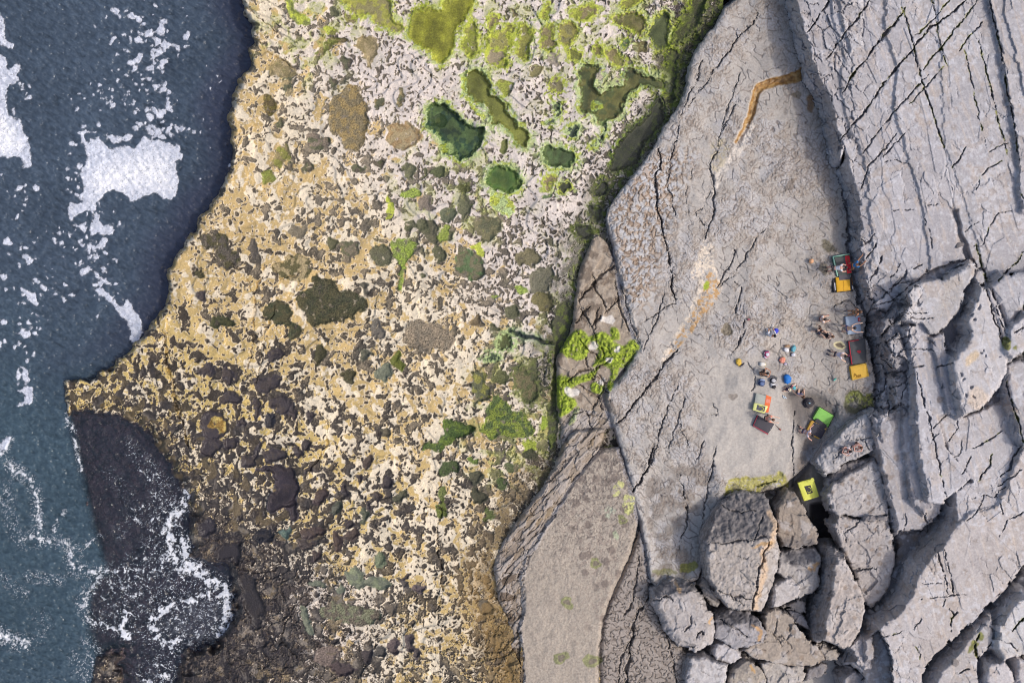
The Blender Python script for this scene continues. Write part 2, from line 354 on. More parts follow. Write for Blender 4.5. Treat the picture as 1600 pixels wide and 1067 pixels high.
om = ss(-0.02, 0.10, uo - (1 - oc * 1.08)) * (1 - 0.8 * rim)
och = OCH + (YEL - OCH) * ye[..., None]
och = och * (1 + 0.12 * mv + 0.10 * hv2)[..., None]
R.col[:] = R.col + (och - R.col) * om[..., None]
sp = uni(hv2 + 0.4 * hv)                                              # brown encrusting growth
bm = ss(-0.06, 0.08, br * 0.95 - (0.55 * nB + 0.45 * sp))
R.paint(np.s_[:], bm * 0.94, lin(74, 65, 60) * np.clip(1 + 0.25 * mv + .45 * hv2, .3, 2)[..., None])
tanm = ss(.60, .78, nB * .6 + .4 * uni(lv + mv)) * np.clip(br * 1.2, 0, 1)
R.paint(np.s_[:], tanm * .5, lin(176, 156, 128) * (1 + .2 * hv2)[..., None]); R.paint(np.s_[:], np.clip(br * 1.2, 0, 1) * ss(.9, .97, sp) * .7, lin(206, 190, 164))
blk_ = ss(.60, .70, uni(fbm(R.Uw / 42, R.Vw / 42, 38, 3))) * ss(.35, .65, br)
R.paint(np.s_[:], blk_ * .9, lin(50, 46, 52) * (1 + .35 * hv2)[..., None])
GREY, MID, BLK, OLV = lin(126, 118, 104), lin(76, 71, 65), lin(50, 45, 47), lin(92, 94, 66)
pc = GREY + (MID - GREY) * ss(0.22, 0.5, tn)[..., None]; pc = pc + (BLK - pc) * ss(0.5, 0.95, tn)[..., None]
pc = pc + (OLV - pc) * (np.clip(gr * 0.9, 0, .85) * ss(0.35, 0.7, uni(lv + mv) + 0.0))[..., None]
pc = pc * np.clip(1 + 0.2 * mv + 0.42 * hv2 + .25 * hv, .35, 2)[..., None]
barn = ss(.72, .9, uni(perlin(U / 2.7, V / 2.7, 37) + .6 * mv)) * m_pit * (1 - .75 * ss(.6, 1, tn))
pc = pc + (lin(186, 172, 150) - pc) * (.45 * barn)[..., None]
flo = ss(0.02, 0.16, big) * (1 - ss(0.5, .9, tn)) * ss(-.1, .4, mv)   # pale gravel floors of the wider pits
pc = pc + (lin(142, 130, 112) - pc) * (0.75 * flo)[..., None]
R.col[:] = R.col + (pc - R.col) * (m_pit * (0.96 - .35 * tanm))[..., None]
edge = ss(-0.035, -0.005, pit) * (1 - ss(0.0, 0.03, pit))
R.paint(np.s_[:], edge * 0.42, lin(112, 90, 66)); inner = ss(-.01, .02, pit) * ss(.085, .03, pit)
R.paint(np.s_[:], inner * .6, lin(56, 50, 45))  # dark outline: shadow of the pit edges put into the colour
depth = 0.035 + 0.045 * ss(0.0, 0.12, pit) + 0.05 * ss(0.05, 0.25, big)
R.Z[:] = zb + 0.10 * lv + 0.05 * mv + 0.012 * hv - m_pit * depth + 0.025 * rim + 0.05 * np.abs(perlin(U / 28, V / 28, 31)) 
R.Z[:] -= bm * 0.03 * (hv2 + 1)
ter = fbm((U + .4 * V) / 190, (V - .4 * U) / 130, 57, 3) * 3.2; R.Z[:] += .13 * (np.floor(ter) + ss(.82, 1., ter - np.floor(ter)))
wet = np.clip(ss(.75, 1., tn) * m_pit, 0, 1); R.rough[:] = 0.85 - 0.45 * wet

# green haze of algae between the pools (upper right, right of the middle)
gm = ss(0.60, 0.86, uni(fbm(R.Uw / 26, R.Vw / 26, 61, 4)) * 0.75 + gr * 0.55) * ss(.1, .5, gr)
gcol = lin(164, 172, 84) * (1 + 0.3 * hv2)[..., None]
R.paint(np.s_[:], gm * 0.8 * (0.6 + 0.4 * rim) * (1 - .4 * m_pit), gcol)

# pools, mats of algae and gravel hollows: outline, colour, second colour, rim colour, depth, speckle, rim width
YG, LIME = lin(158, 158, 68), lin(180, 190, 76)
OLG, DGR, FROTH = lin(134, 134, 68), lin(92, 114, 74), lin(178, 196, 136)
GRG, OLB, TAN = lin(96, 98, 74), lin(138, 126, 90), lin(166, 150, 114)
DOL, PUR, TEAL = lin(74, 72, 50), lin(66, 60, 64), lin(114, 120, 104)
DARKG = lin(60, 66, 46)
POOLS = []; HALO = np.zeros(R.sh, f32)
def pool(poly, c, c2=None, rim_c=None, dep=0.15, spk=0.2, rw=3.0, organic=True, water=None, soft=1.6):
    p = P(poly) if isinstance(poly, str) else np.asarray(poly)
    if organic: p = spline(p)
    gz_ = rim_c is not None and (rim_c is LIME or rim_c is FROTH)
    sl, d = R.sd(p, 30 if gz_ else 14)
    if gz_: HALO[sl] = np.maximum(HALO[sl], np.exp(-np.maximum(-d, 0) / 11))
    d = d + 3.0 * perlin(U[sl] / 13, V[sl] / 13, 89) + 2.0 * perlin(U[sl] / 6, V[sl] / 6, 90) + .8 * perlin(U[sl] / 3, V[sl] / 3, 91)
    m = ss(-soft * .4, soft, d)
    if rim_c is not None:
        k = np.exp(-(np.maximum(np.abs(d) - rw * .3, 0) / rw) ** 2) * ss(.25, .62, uni(fbm(U / 7, V / 7, 92, 3))[sl] + .16)
        R.paint(sl, k * .95, np.asarray(rim_c)[None, None] * (1 + .3 * hv2[sl])[..., None])
    cc = np.asarray(c, f32)[None, None] * np.ones(d.shape + (1,), f32)
    if c2 is not None: cc = cc + (np.asarray(c2, f32) - cc) * ss(.35, .75, uni(fbm(U / 13, V / 13, 94, 3))[sl])[..., None]
    cc = cc * (1 + spk * 1.1 * hv2[sl] + .12 * mv[sl])[..., None]
    hole = ss(.80, .95, uni(n1)[sl] * .75 + .25 * nB[sl]) if spk >= .3 and water is None else 0
    if water is not None: cc = cc * (1 + .38 * mv[sl] + .2 * lv[sl] + .12 * fbm(U[sl] / 10, V[sl] / 10, 97, 2))[..., None]; cc = cc + (cc * 1.45 + .015 - cc) * np.exp(-np.maximum(d, 0) / 4.5)[..., None]
    R.paint(sl, m * .97 * (1 - .8 * hole), cc)
    if rim_c is not None: R.paint(sl, .9 * ss(4.5, 1, np.abs(d - 1.5 - 2 * perlin(U[sl] / 5, V[sl] / 5, 98))) * ss(.5, .72, uni(fbm(U / 4.5, V / 4.5, 99, 2))[sl]), np.asarray(rim_c)[None, None] * (1 + .3 * hv2[sl])[..., None])
    z0 = float(np.median(R.Z[sl][d > 0])) if (d > 0).any() else 0
    R.Z[sl] = R.Z[sl] + (z0 - dep * ss(0, 7, d) - .03 + .02 * spk * hv2[sl] - R.Z[sl]) * ss(-1, 3, d)
    if water is not None: POOLS.append((p, z0 - .055, water)); R.rough[sl] = np.where(d > 0, .5, R.rough[sl])
def circ(x, y, rx, ry=None, a=0):
    ry = ry or rx; t = np.linspace(0, 2 * np.pi, 13)[:-1]
    rr = 1 + .16 * np.sin(t * 2 + x) + .12 * np.sin(t * 3 + y)
    px, py = rx * rr * np.cos(t), ry * rr * np.sin(t); ca, sa = math.cos(a), math.sin(a)
    return np.stack([x + px * ca - py * sa, y + px * sa + py * ca], 1)
# gravel hollows and olive patches
pool("552,72 567,55 590,67 591,82 582,95 582,110 575,107 570,92 560,77", TAN, OLB, None, .15, .25)
pool(circ(441,107,17,18), OLB, TAN, None, .15, .35); pool(circ(450,135,10,14), GRG, TAN, None, .12, .4)
pool("532,142 545,132 560,135 567,155 575,185 572,215 560,235 540,232 530,215 515,205 512,180 516,160", lin(126,114,86), lin(150,130,86), None, .12, .7)
pool("603,210 612,195 640,192 657,205 660,217 645,230 620,235 607,225", TAN, lin(158,134,96), None, .2, .3)
pool(circ(497,222,18,14), lin(130,118,104), GRG, None, .12, .5); pool(circ(592,160,8,11), GRG, OLB, None, .12, .3)
pool(circ(627,152,8,12), OLB, GRG, None, .1, .4); pool(circ(420,165,12,16), lin(96,84,54), lin(110,100,50), None, .1, .6)
pool("425,250 440,225 455,232 450,250 440,262 420,262", OLB, OLG, None, .1, .3)
for x, y, r in ((521,128,9),(540,97,11),(437,194,8),(592,255,8),(560,265,9),(480,262,9),(452,262,7),(503,228,5),(594,205,6)):
    pool(circ(x, y, r), lin(106,98,84), GRG, None, .15, .3)
pool("742,340 765,337 785,345 780,360 765,375 755,378 742,360", lin(118,114,84), GRG, None, .12, .3)
pool("715,395 740,392 755,405 757,425 745,440 725,430 712,415", lin(116,112,86), DGR, None, .12, .3)
for x, y, rx, ry, c in ((727,322,14,18,GRG),(700,335,13,14,lin(100,106,84)),(672,362,15,20,lin(100,98,78)),(825,402,17,18,lin(118,112,84)),
    (845,437,20,22,lin(112,110,92)),(848,470,17,15,lin(118,112,74)),(665,320,15,12,lin(126,116,106)),(660,352,12,10,GRG),(685,398,10,14,GRG),
    (700,370,9,10,GRG),(642,352,10,9,GRG),(640,268,11,13,GRG),(683,268,16,8,lin(84,92,62)),(724,292,10,10,lin(88,92,52)),(664,272,7,7,GRG)):
    pool(circ(x, y, rx, ry), c, None, None, .14, .35)
pool("578,390 590,382 605,384 615,395 612,412 600,418 585,412 577,402", lin(98,98,78), GRG, None, .15, .5)
pool(circ(545,392,18,15), lin(128,118,100), GRG, None, .12, .4); pool(circ(467,362,14,12), lin(122,114,98), None, None, .1, .4)
pool(circ(395,388,9,14), lin(96,90,84), None, None, .12, .4); pool(circ(520,380,12,8,.4), lin(92,92,66), None, None, .12, .4)
pool("630,515 650,500 680,505 700,515 712,530 700,550 675,545 650,545 632,535", lin(146,132,112), lin(126,116,100), None, .08, .9)
# dark weedy pools in the middle
pool("462,465 485,447 490,430 522,437 527,447 552,455 575,470 565,490 545,500 517,505 485,510 475,490", DOL, lin(58,62,42), None, .14, .9)
pool("410,490 425,470 437,465 455,480 457,500 475,515 465,530 450,535 447,510 430,505", DARKG, DOL, None, .14, .6)
pool("315,372 330,362 355,370 360,385 375,400 368,415 355,425 340,415 335,395 320,385", lin(88,82,74), DOL, None, .14, .7)
pool("425,420 455,398 480,405 488,428 470,440 440,432", lin(92,88,58), TAN, None, .1, .5)
for x, y, rx, ry, c in ((347,503,16,11,lin(66,70,46)),(358,588,12,15,PUR),(417,600,20,15,PUR),(324,577,14,10,PUR),(430,555,11,12,PUR),(315,462,8,9,PUR),
    (312,427,8,9,DOL),(500,555,10,16,DOL),(545,588,14,10,DOL),(590,515,13,14,lin(104,100,94)),(570,555,11,9,lin(96,98,84)),(600,582,14,14,TEAL),(622,565,10,15,lin(96,104,42)),
    (660,430,9,7,GRG),(570,450,8,9,lin(90,88,80)),(745,502,11,9,lin(122,108,84)),(773,512,7,7,GRG),(800,488,10,12,GRG)):
    pool(circ(x, y, rx, ry), c, None, None, .16, .35)
# black pools lower left
BP = dict(dep=.2, spk=.12)
pool("395,735 430,725 460,735 467,760 465,810 455,812 445,795 425,803 417,795 418,775 430,760 420,740", PUR, lin(56,52,58), None, water=0, **BP)
pool("410,705 435,700 450,705 445,718 425,722 412,715", PUR, None, None, **BP); pool("372,710 390,712 400,700 405,690 408,705 395,728 380,728", PUR, None, None, **BP)
pool("312,665 318,645 335,640 350,650 358,662 352,680 335,690 320,685", PUR, None, None, **BP); pool(circ(340,664,13,13), YEL, lin(150,120,60), None, -.12, .5)
for x, y, rx, ry, c in ((360,622,15,14,PUR),(440,632,20,15,PUR),(422,657,9,13,lin(52,52,60)),(330,700,20,14,PUR),(360,693,12,12,PUR),(378,660,8,9,PUR),(402,637,8,14,PUR),
    (410,837,14,14,lin(36,36,44)),(447,833,9,12,lin(92,112,106)),(487,832,22,10,lin(80,68,66)),(527,845,9,16,lin(78,66,64)),(550,835,14,10,lin(74,62,60)),(478,850,16,10,lin(84,76,74)),
    (494,870,9,8,lin(70,60,60)),(458,640,8,12,PUR),(480,695,8,9,PUR),(465,705,9,9,PUR),(485,650,6,10,PUR),(575,720,9,12,lin(80,70,66)),(520,730,10,6,lin(84,76,68)),
    (590,675,8,6,lin(76,70,66)),(603,675,10,7,lin(92,88,74)),(525,793,8,11,lin(76,80,70)),(570,806,9,11,lin(84,90,76)),(545,818,10,7,PUR),(590,775,9,7,lin(70,62,62)),(605,755,8,12,PUR),
    (562,745,7,9,PUR),(540,765,8,10,PUR),(485,735,8,7,PUR),(500,775,14,14,lin(74,62,62)),(455,785,8,10,PUR),(577,789,6,6,PUR),(625,777,9,8,lin(80,82,66)),(595,875,10,12,lin(112,122,98)),
    (324,826,14,16,lin(58,54,60)),(395,940,10,18,lin(50,46,50)),(386,925,14,20,lin(52,48,52)),(441,1005,9,10,lin(50,48,50)),(524,1003,7,7,lin(52,50,54)),(411,1005,8,8,lin(58,54,56)),
    (593,1018,10,10,lin(84,82,80)),(575,1022,9,12,lin(70,64,66)),(651,1020,8,9,lin(78,72,74)),(632,900,6,6,PUR),(634,914,7,7,lin(84,80,80)),(655,920,10,9,lin(104,94,96)),
    (610,952,9,12,lin(110,102,92)),(535,1045,18,12,lin(80,70,72)),(615,1010,12,14,lin(94,84,86)),(640,1005,9,14,lin(86,78,82)),(760,950,16,12,lin(92,92,88)),(745,745,14,10,lin(74,76,62)),(748,775,12,14,lin(66,68,54))):
    pool(circ(x, y, rx, ry), c, None, None, .2, .25)
pool("345,850 375,848 376,877 360,880 340,875 336,862", lin(54,50,54), None, None, **BP)
pool("370,900 395,900 405,925 415,945 405,985 385,960 375,930", lin(52,48,50), None, None, .15, .3)
pool("540,895 555,887 568,895 570,903 590,900 605,903 612,915 600,922 580,918 560,920 545,912", TEAL, lin(126,134,108), None, .14, .2)
pool("470,945 480,955 487,975 490,990 478,985 472,965", TEAL, None, None, .12, .25); pool("500,950 530,940 565,950 595,955 590,972 560,978 530,970 505,965", lin(118,120,96), lin(104,96,84), None, .1, .8)
pool(circ(530,920,8,7), TEAL, None, None, .1, .2); pool("480,910 500,908 508,915 495,918", TEAL, None, None, .1, .2)
pool("495,1015 520,1008 530,1025 510,1040 492,1035", lin(122,108,100), None, None, .05, .6)
# green algae, top
pool("640,37 645,20 662,10 690,15 695,2 740,-8 737,15 725,35 712,50 710,72 697,95 687,100 672,85 650,70 637,55", YG, lin(146,146,66), LIME, .12, .3, 5, water=1)
pool("537,-10 605,-10 612,22 630,40 627,52 612,50 587,37 577,25 557,27 547,15", lin(142,136,92), lin(160,160,76), LIME, .25, .2, 4)
pool("447,-4 457,0 465,20 482,27 485,40 465,40 452,22", lin(138,146,76), LIME, None, .1, .4); pool(circ(515,47,12,9), LIME, OLG, None, .05, .5)
pool("490,85 500,72 520,60 540,60 547,65 525,70 510,85 500,90", lin(112,118,58), OLB, None, .15, .4); pool(circ(522,20,7,10), GRG, None, None, .15, .2); pool(circ(548,28,9,8), OLB, OLG, None, .12, .3)
pool("670,165 690,160 705,168 720,185 735,195 750,197 758,203 747,237 720,252 710,245 695,240 690,222 667,200 665,185", DGR, lin(46,76,62), FROTH, .4, .15, 4, water=2)
pool(circ(698,231,10,9), FROTH, LIME, None, -.02, .6); pool(circ(686,189,13,12), lin(58,78,46), None, None, .05, .2); pool(circ(684,190,5,4), lin(92,104,62), None, None, 0, .3)
pool("727,125 737,110 755,112 767,132 770,145 787,155 797,175 810,195 825,205 830,217 822,232 810,227 797,210 782,197 767,195 762,172 747,162 730,150", OLG, lin(126,126,64), FROTH, .35, .15, 6, water=2)
pool("718,120 730,108 728,150 745,165 760,180 752,190 738,170 722,150", FROTH, LIME, None, 0, .7)
pool("725,50 732,35 742,35 747,50 747,82 737,95 727,82 719,72", lin(134,142,54), OLG, LIME, .15, .3, 3)
pool("810,40 830,42 832,60 827,75 830,85 820,95 812,90 805,78 812,60", lin(132,132,60), OLG, LIME, .15, .35, 3)
pool("768,52 785,48 802,50 800,70 790,88 795,105 778,106 765,95 755,85 760,70", lin(150,146,84), lin(168,176,60), LIME, .1, .4, 3); pool(circ(775,90,14,14), lin(158,146,122), None, LIME, .08, .2)
pool(circ(771,33,9,8), OLB, None, LIME, .1, .3); pool(circ(800,42,8,8), OLG, None, LIME, .1, .3); pool(circ(765,30,6,5), LIME, None, None, .02, .5)
pool("848,12 858,5 860,20 853,30 842,28", OLG, None, LIME, .1, .3, 2); pool("890,25 905,10 925,8 935,20 925,30 905,32", lin(140,146,60), OLB, LIME, .12, .3, 3)
pool("872,45 885,35 895,36 905,45 900,60 890,72 875,68", lin(146,140,72), lin(126,122,80), LIME, .12, .3, 3); pool("845,48 860,35 868,40 865,60 870,72 860,82 848,78", OLB, lin(140,146,60), LIME, .1, .3, 3)
pool(circ(866,92,11,11), lin(150,140,126), None, None, .1, .2); pool(circ(899,86,11,13), lin(112,116,54), None, LIME, .12, .3, 2); pool(circ(935,80,8,10), lin(118,112,66), None, LIME, .12, .3, 2)
pool("945,82 945,78 960,78 975,92 975,105 965,105 950,95", OLB, OLG, LIME, .12, .3, 3); pool(circ(869,133,10,14), lin(132,126,90), None, LIME, .1, .3, 2); pool(circ(838,110,10,10), lin(130,124,84), None, None, .1, .3)
pool("771,128 785,125 802,130 800,140 790,150 780,138", lin(150,158,64), OLG, None, .05, .5); pool(circ(788,230,7,12), lin(106,112,62), None, None, .15, .2); pool("865,162 873,160 877,178 868,190 855,193 870,180", lin(70,82,62), None, FROTH, .2, .1, 3)
pool(circ(850,25,4,9), OLG, None, LIME, .05, .4); pool(circ(803,20,6,6), lin(120,110,80), None, None, .1, .3)
pool("952,25 975,22 1000,18 1012,30 1005,50 1002,60 985,45 965,38", lin(122,116,70), OLB, LIME, .15, .2, 3, water=2)
pool("970,2 985,-5 1000,0 985,15 972,15", OLG, None, LIME, .1, .3, 3)
pool("1015,40 1025,25 1040,22 1048,35 1045,60 1042,78 1025,75 1015,60", lin(92,98,66), None, LIME, .2, .12, 3, water=2)
pool(circ(1000,72,10,12), lin(112,104,68), None, None, .15, .3); pool("970,68 978,58 984,64 975,78", DGR, None, LIME, .1, .3, 2)
pool("905,107 920,100 938,106 940,118 931,130 938,143 955,135 976,128 975,112 990,108 1020,118 1045,128 1050,145 1030,140 1005,135 985,150 975,165 972,178 955,188 945,197 935,192 925,180 908,175 905,150", lin(116,110,66), lin(86,92,58), FROTH, .3, .1, 5, water=2)
pool(circ(932,165,9,11), LIME, FROTH, None, -.05, .6); pool(circ(938,118,7,14,.6), FROTH, lin(180,170,150), None, -.03, .7)
pool("985,200 1005,185 1020,160 1035,155 1036,195 1010,225 990,262 955,267 955,245 965,225", DARKG, lin(70,72,54), lin(120,140,50), .3, .1, 4, water=3)
pool("1045,75 1075,60 1095,30 1105,-5 1085,-8 1070,20 1055,45", lin(74,78,46), lin(92,104,40), lin(140,156,48), .2, .5, 4)
pool("1040,85 1062,80 1058,120 1052,160 1040,150", lin(60,66,40), lin(86,100,36), lin(140,156,48), .2, .3, 4)
pool("845,235 860,228 885,232 900,242 900,255 885,262 860,262 850,250", lin(84,98,62), DGR, FROTH, .3, .1, 7, water=2)
pool("935,215 942,200 948,190 945,215 932,228 922,228", lin(60,70,58), None, FROTH, .2, .1, 4); pool(circ(895,205,9,10), lin(64,78,68), None, FROTH, .2, .1, 5)
pool("765,265 785,258 805,265 815,282 810,297 790,302 770,297 760,285", lin(76,104,50), lin(92,112,56), FROTH, .35, .1, 6, water=2)
pool("768,300 785,302 800,312 805,330 795,340 780,330 765,318", FROTH, LIME, None, .02, .7)
for x, y, r in ((940,295,13),(930,330,13),(912,362,15)): pool(circ(x, y, r), lin(64,66,54), None, lin(120,132,60), .2, .12, 4, water=3)
pool(circ(858,285,10,12), OLB, None, LIME, .1, .3, 2); pool(circ(882,292,10,10), DARKG, None, LIME, .12, .2, 2); pool(circ(857,307,6,6), DGR, None, None, .1, .2)
pool("612,378 640,372 652,385 640,400 635,420 632,440 626,455 622,440 625,415 615,400", lin(140,160,66), lin(128,142,74), None, .02, .7)
pool("604,308 614,310 616,330 610,345 603,340 606,322", LIME, None, None, .02, .4); pool("690,352 702,350 700,375 690,380 684,368", lin(142,156,72), None, None, .02, .5)
pool("735,385 755,382 757,400 748,398", LIME, None, None, .02, .5); pool("632,300 650,295 660,305 640,312 625,308", lin(150,168,76), None, None, .02, .8)
pool("800,448 815,445 825,455 815,460 805,455", lin(146,166,78), None, None, .02, .6); pool("770,462 785,460 775,468", lin(140,160,70), None, None, 0, .6)
pool("408,268 425,266 428,282 412,288", lin(130,138,62), OLG, None, .05, .5)
# the algae spreads from the pools along every seam
h1 = uni(fbm(R.Uw / 7, R.Vw / 7, 62, 3)); hv_ = ss(.86, .95, ridge(R.Uw / 30 + .3 * n1, R.Vw / 30, 63, 2))
wash = np.clip(ss(.62, .86, h1 * .62 + HALO * .52) * ss(.12, .5, HALO) + .8 * hv_ * ss(.25, .6, gr + .5 * HALO) * ss(.3, .6, h1), 0, 1) * (HALO < .995)
R.paint(np.s_[:], wash * .85, (lin(170, 182, 72) + (lin(186, 196, 134) - lin(170, 182, 72)) * ss(.4, .7, uni(lv))[..., None]) * (1 + .3 * hv2)[..., None])
# right of the middle: the green crack and the weed below it
sl, d, t = R.ld(spline(P("797,516 815,524 840,530 857,535 878,536"), closed=False), 16)
R.paint(sl, np.exp(-(d / 7) ** 2) * ss(.2, .6, nA[sl] + .25), lin(150, 176, 130)); R.paint(sl, ss(5, 1.5, d), lin(46, 60, 62)); R.Z[sl] -= .35 * ss(5, 1, d)
pool(circ(790,535,15,11), lin(84,92,56), None, FROTH, .15, .3, 5); pool(circ(768,558,12,7), lin(68,84,64), None, FROTH, .15, .2, 4)
pool("735,600 742,580 758,582 762,600 768,620 755,628 740,618", lin(92,96,72), OLG, None, .1, .5); pool(circ(823,600,20,27), lin(112,104,76), lin(86,92,58), lin(104,112,62), .14, .5, 4)
pool(circ(782,590,14,13), lin(94,98,62), None, None, .1, .5)
pool("770,620 790,625 800,640 820,645 832,660 835,675 822,685 800,685 785,680 765,685 750,672 755,655", lin(120,134,54), lin(74,92,48), None, .06, .9)
pool("690,660 700,655 725,662 742,667 735,680 712,685 700,695 690,705 665,705 660,698 672,690 687,688 690,675", lin(66,88,40), lin(92,112,44), None, .06, .7)
pool("815,690 835,688 838,702 820,708", lin(150,164,60), None, None, .03, .6); pool("845,650 855,650 857,665 848,668", lin(150,170,60), None, None, .02, .5)
for x, y, rx, ry, c in ((830,710,12,10,DARKG),(700,730,14,14,lin(70,86,48)),(785,755,9,8,lin(72,90,50)),(765,805,12,9,lin(86,102,48)),(800,730,12,8,lin(86,98,62)),(740,720,10,6,lin(98,120,52)),(690,798,10,12,lin(100,112,50)),(690,770,8,10,lin(104,114,60))):
    pool(circ(x, y, rx, ry), c, None, None, .06, .6)
pool("862,500 880,470 893,480 890,540 880,600 872,690 858,700 855,640 866,560", lin(72,76,58), lin(92,104,48), None, .15, .5)
# ochre stain along the ledge at the bottom right
sl, d, t = R.ld(spline(P("850,740 800,800 765,850 757,900 765,960 785,1020 800,1070"), closed=False), 70)
R.paint(sl, .72 * np.exp(-(d / 34) ** 2) * ss(.1, .5, nB[sl] + .2) * ss(840, 900, V[sl]), lin(156, 126, 72)); R.paint(sl, .8 * np.exp(-(d / 32) ** 2) * ss(.2, .6, uni(hv2 + mv)[sl] + .15) * (1 - .6 * ss(860, 930, V[sl])), lin(98, 86, 68) * (1 + .3 * hv2[sl])[..., None])
# joints across the shelf
for c, w, dp in (("412,415 405,440 400,460 397,480 395,500 398,520 394,545 385,575",2.2,.25),("362,410 380,430 392,455",1.6,.2),("425,415 440,435 470,425",1.2,.2),("690,740 683,780 690,805 682,840 688,880 692,920 680,960",1.3,.25),
    ("255,520 262,570 270,610 282,650 295,700",3.5,.4),("660,800 680,790 730,830",1.,.15),("380,10 415,35 440,60",1.4,.2),("398,60 430,90 470,110",1.2,.15),("640,80 665,110 700,150",1.,.15),("835,60 850,110 880,170",1.,.15),
    ("510,650 512,690 505,700 480,745",1.4,.2),("800,120 815,130 825,160",1.,.15),("810,325 850,350 880,370",1.2,.15),("340,60 372,130",1.2,.1),("430,480 412,530 400,600",1.4,.2),("470,930 440,990 465,1030",1.2,.15)):
    R.groove(spline(P(c), closed=False), w, dp)
# the damp, weedy foot of the platform
dmp = np.full(R.sh, -99, f32)
for poly in (PLAT0, WEDGE0):
    sl, d = R.sd(poly, 75); dmp[sl] = np.maximum(dmp[sl], d)
R.paint(np.s_[:], .85 * ss(-62, -12, dmp + 26 * mv + 10 * n1) * ss(700, 560, V) * (1 - .55 * rim), lin(74, 74, 60) * (1 + .3 * mv + .2 * hv2)[..., None])
R.paint(np.s_[:], .6 * ss(-40, -8, dmp + 18 * n2) * ss(.62, .85, uni(n1 + .5 * hv2)) * ss(700, 560, V), lin(118, 134, 48))
# outline of the shelf
REEF = P("378,-330 378,0 388,25 396,45 399,65 392,85 397,105 390,115 378,125 370,145 368,165 360,180 364,200 366,235 362,270 352,290 338,310 318,340 300,370 285,390 268,420 264,440 268,460 262,480 240,505 215,535 190,560 165,580 150,590 103,598 103,620 106,640 110,655 122,715 128,740 136,780 148,830 160,870 168,895 150,905 138,950 145,1000 150,1020 143,1067 140,1400 1200,1400 1200,-330")
sl, d = R.sd(REEF, 80); d = d + 4.5 * perlin(U[sl] / 27, V[sl] / 27, 95) + 2.2 * perlin(U[sl] / 9, V[sl] / 9, 96) - .5
dd = np.full(R.sh, 60, f32); dd[sl] = d
R.Z[:] -= .25 * (1 - np.clip(dd / 5, 0, 1)) ** 2
R.Z[:] = np.where(dd < 0, np.maximum(R.Z + dd * .5, -4.2), R.Z)
R.paint(np.s_[:], ss(1, -3, dd) * .45, lin(110, 92, 72))
R.paint(np.s_[:], .93 * ss(ZSEA + .35, ZSEA - .1, R.Z) * ss(-14, -2, dd), lin(88, 76, 82) * (1 + .3 * mv + .2 * hv2)[..., None])
RDD = dd
# ------------------------------------------------------------------ platform, ledges, cliff: one height map, cut into objects later
Q = Field(axis(762, 1640, STEP, 0, 260), axis(-30, 1097, STEP, 260, 260), warp=(1.6, 0.9), seed=3)
U, V = Q.U, Q.V
q_l = fbm(U / 90, V / 90, 101, 3); q_m = fbm(U / 26, V / 26, 104, 3); q_s = fbm(U / 9, V / 9, 107, 3); q_f = fbm(U / 3.0, V / 3.0, 110, 2)
q_u = uni(q_m + .5 * q_l); q_us = uni(q_s); q_uf = uni(q_f)
# grain along the strike of the beds (down and to the right) and across it
ca, sa = math.cos(math.radians(72)), math.sin(math.radians(72))
a1, b1 = U * ca + V * sa, -U * sa + V * ca
grain = fbm(a1 / 60, b1 / 7, 113, 3)
Q.Z[:] = -1.5
ID = np.zeros(Q.sh, np.int8)                 # 0 unseen, 1 platform, 2 cliff, 3 wedge, 4 tan slab, 5 ledge, 6 strip
GRW, CLF, TANS = lin(188, 182, 176), lin(178, 175, 178), lin(180, 169, 156)
DKR = lin(98, 92, 90)
def shade(c, a=.07, b=.06, cc=.06): return np.asarray(c, f32) * (1 + a * q_l + b * q_m + cc * q_s)[..., None]
Q.col[:] = shade(GRW)
def setid(sl, d, n, lim=0): ID[sl] = np.where(d > lim, n, ID[sl])
def lines(mask, thr, w, c, dep, k, su, sv=None, oct_=1, rot=0.0):
    """Wandering crinkle lines: colour where weathered out, and a real furrow."""
    cr, sr = math.cos(rot), math.sin(rot)
    x, y = Q.Uw * cr + Q.Vw * sr, -Q.Uw * sr + Q.Vw * cr
    n = np.abs(fbm(x / su, y / (sv or su), k, oct_))
    m = ss(w, w * .25, n) * mask
    Q.paint(np.s_[:], m * thr, c); Q.Z[:] -= dep * m
    return m
def fracture(mask, su, sv, rot, w, dep, step, seed, c=None, thr=.6):
    cr, sr = math.cos(rot), math.sin(rot); x, y = Q.Uw * cr + Q.Vw * sr, -Q.Uw * sr + Q.Vw * cr
    e1, e2, ei = worley(x / su + .12 * q_s, y / sv + .12 * q_m, seed)
    k = ss(w, w * .3, e2 - e1) * mask * (q_us > .25); Q.Z[:] += mask * step * (ei - .5) - dep * k
    Q.paint(np.s_[:], mask * .22 * (ei - .5 > 0), lin(206, 204, 208)); Q.paint(np.s_[:], mask * .22 * (ei < .3), lin(150, 144, 144))
    if c is not None: Q.paint(np.s_[:], k * thr, c)
# --- floor under the boulders
FLOOR = P("985,740 1300,700 1420,640 1460,780 1480,1200 930,1200 960,900"); sl, d, t = Q.plate(FLOOR, -0.7, w0=4); setid(sl, d, 1, -4)
VOID = P("1268,790 1288,786 1302,830 1310,870 1300,900 1285,880 1268,850"); sl, d, t = Q.plate(VOID, -1.5, w0=5); Q.paint(sl, ss(-6, 2, d), lin(84, 78, 78))
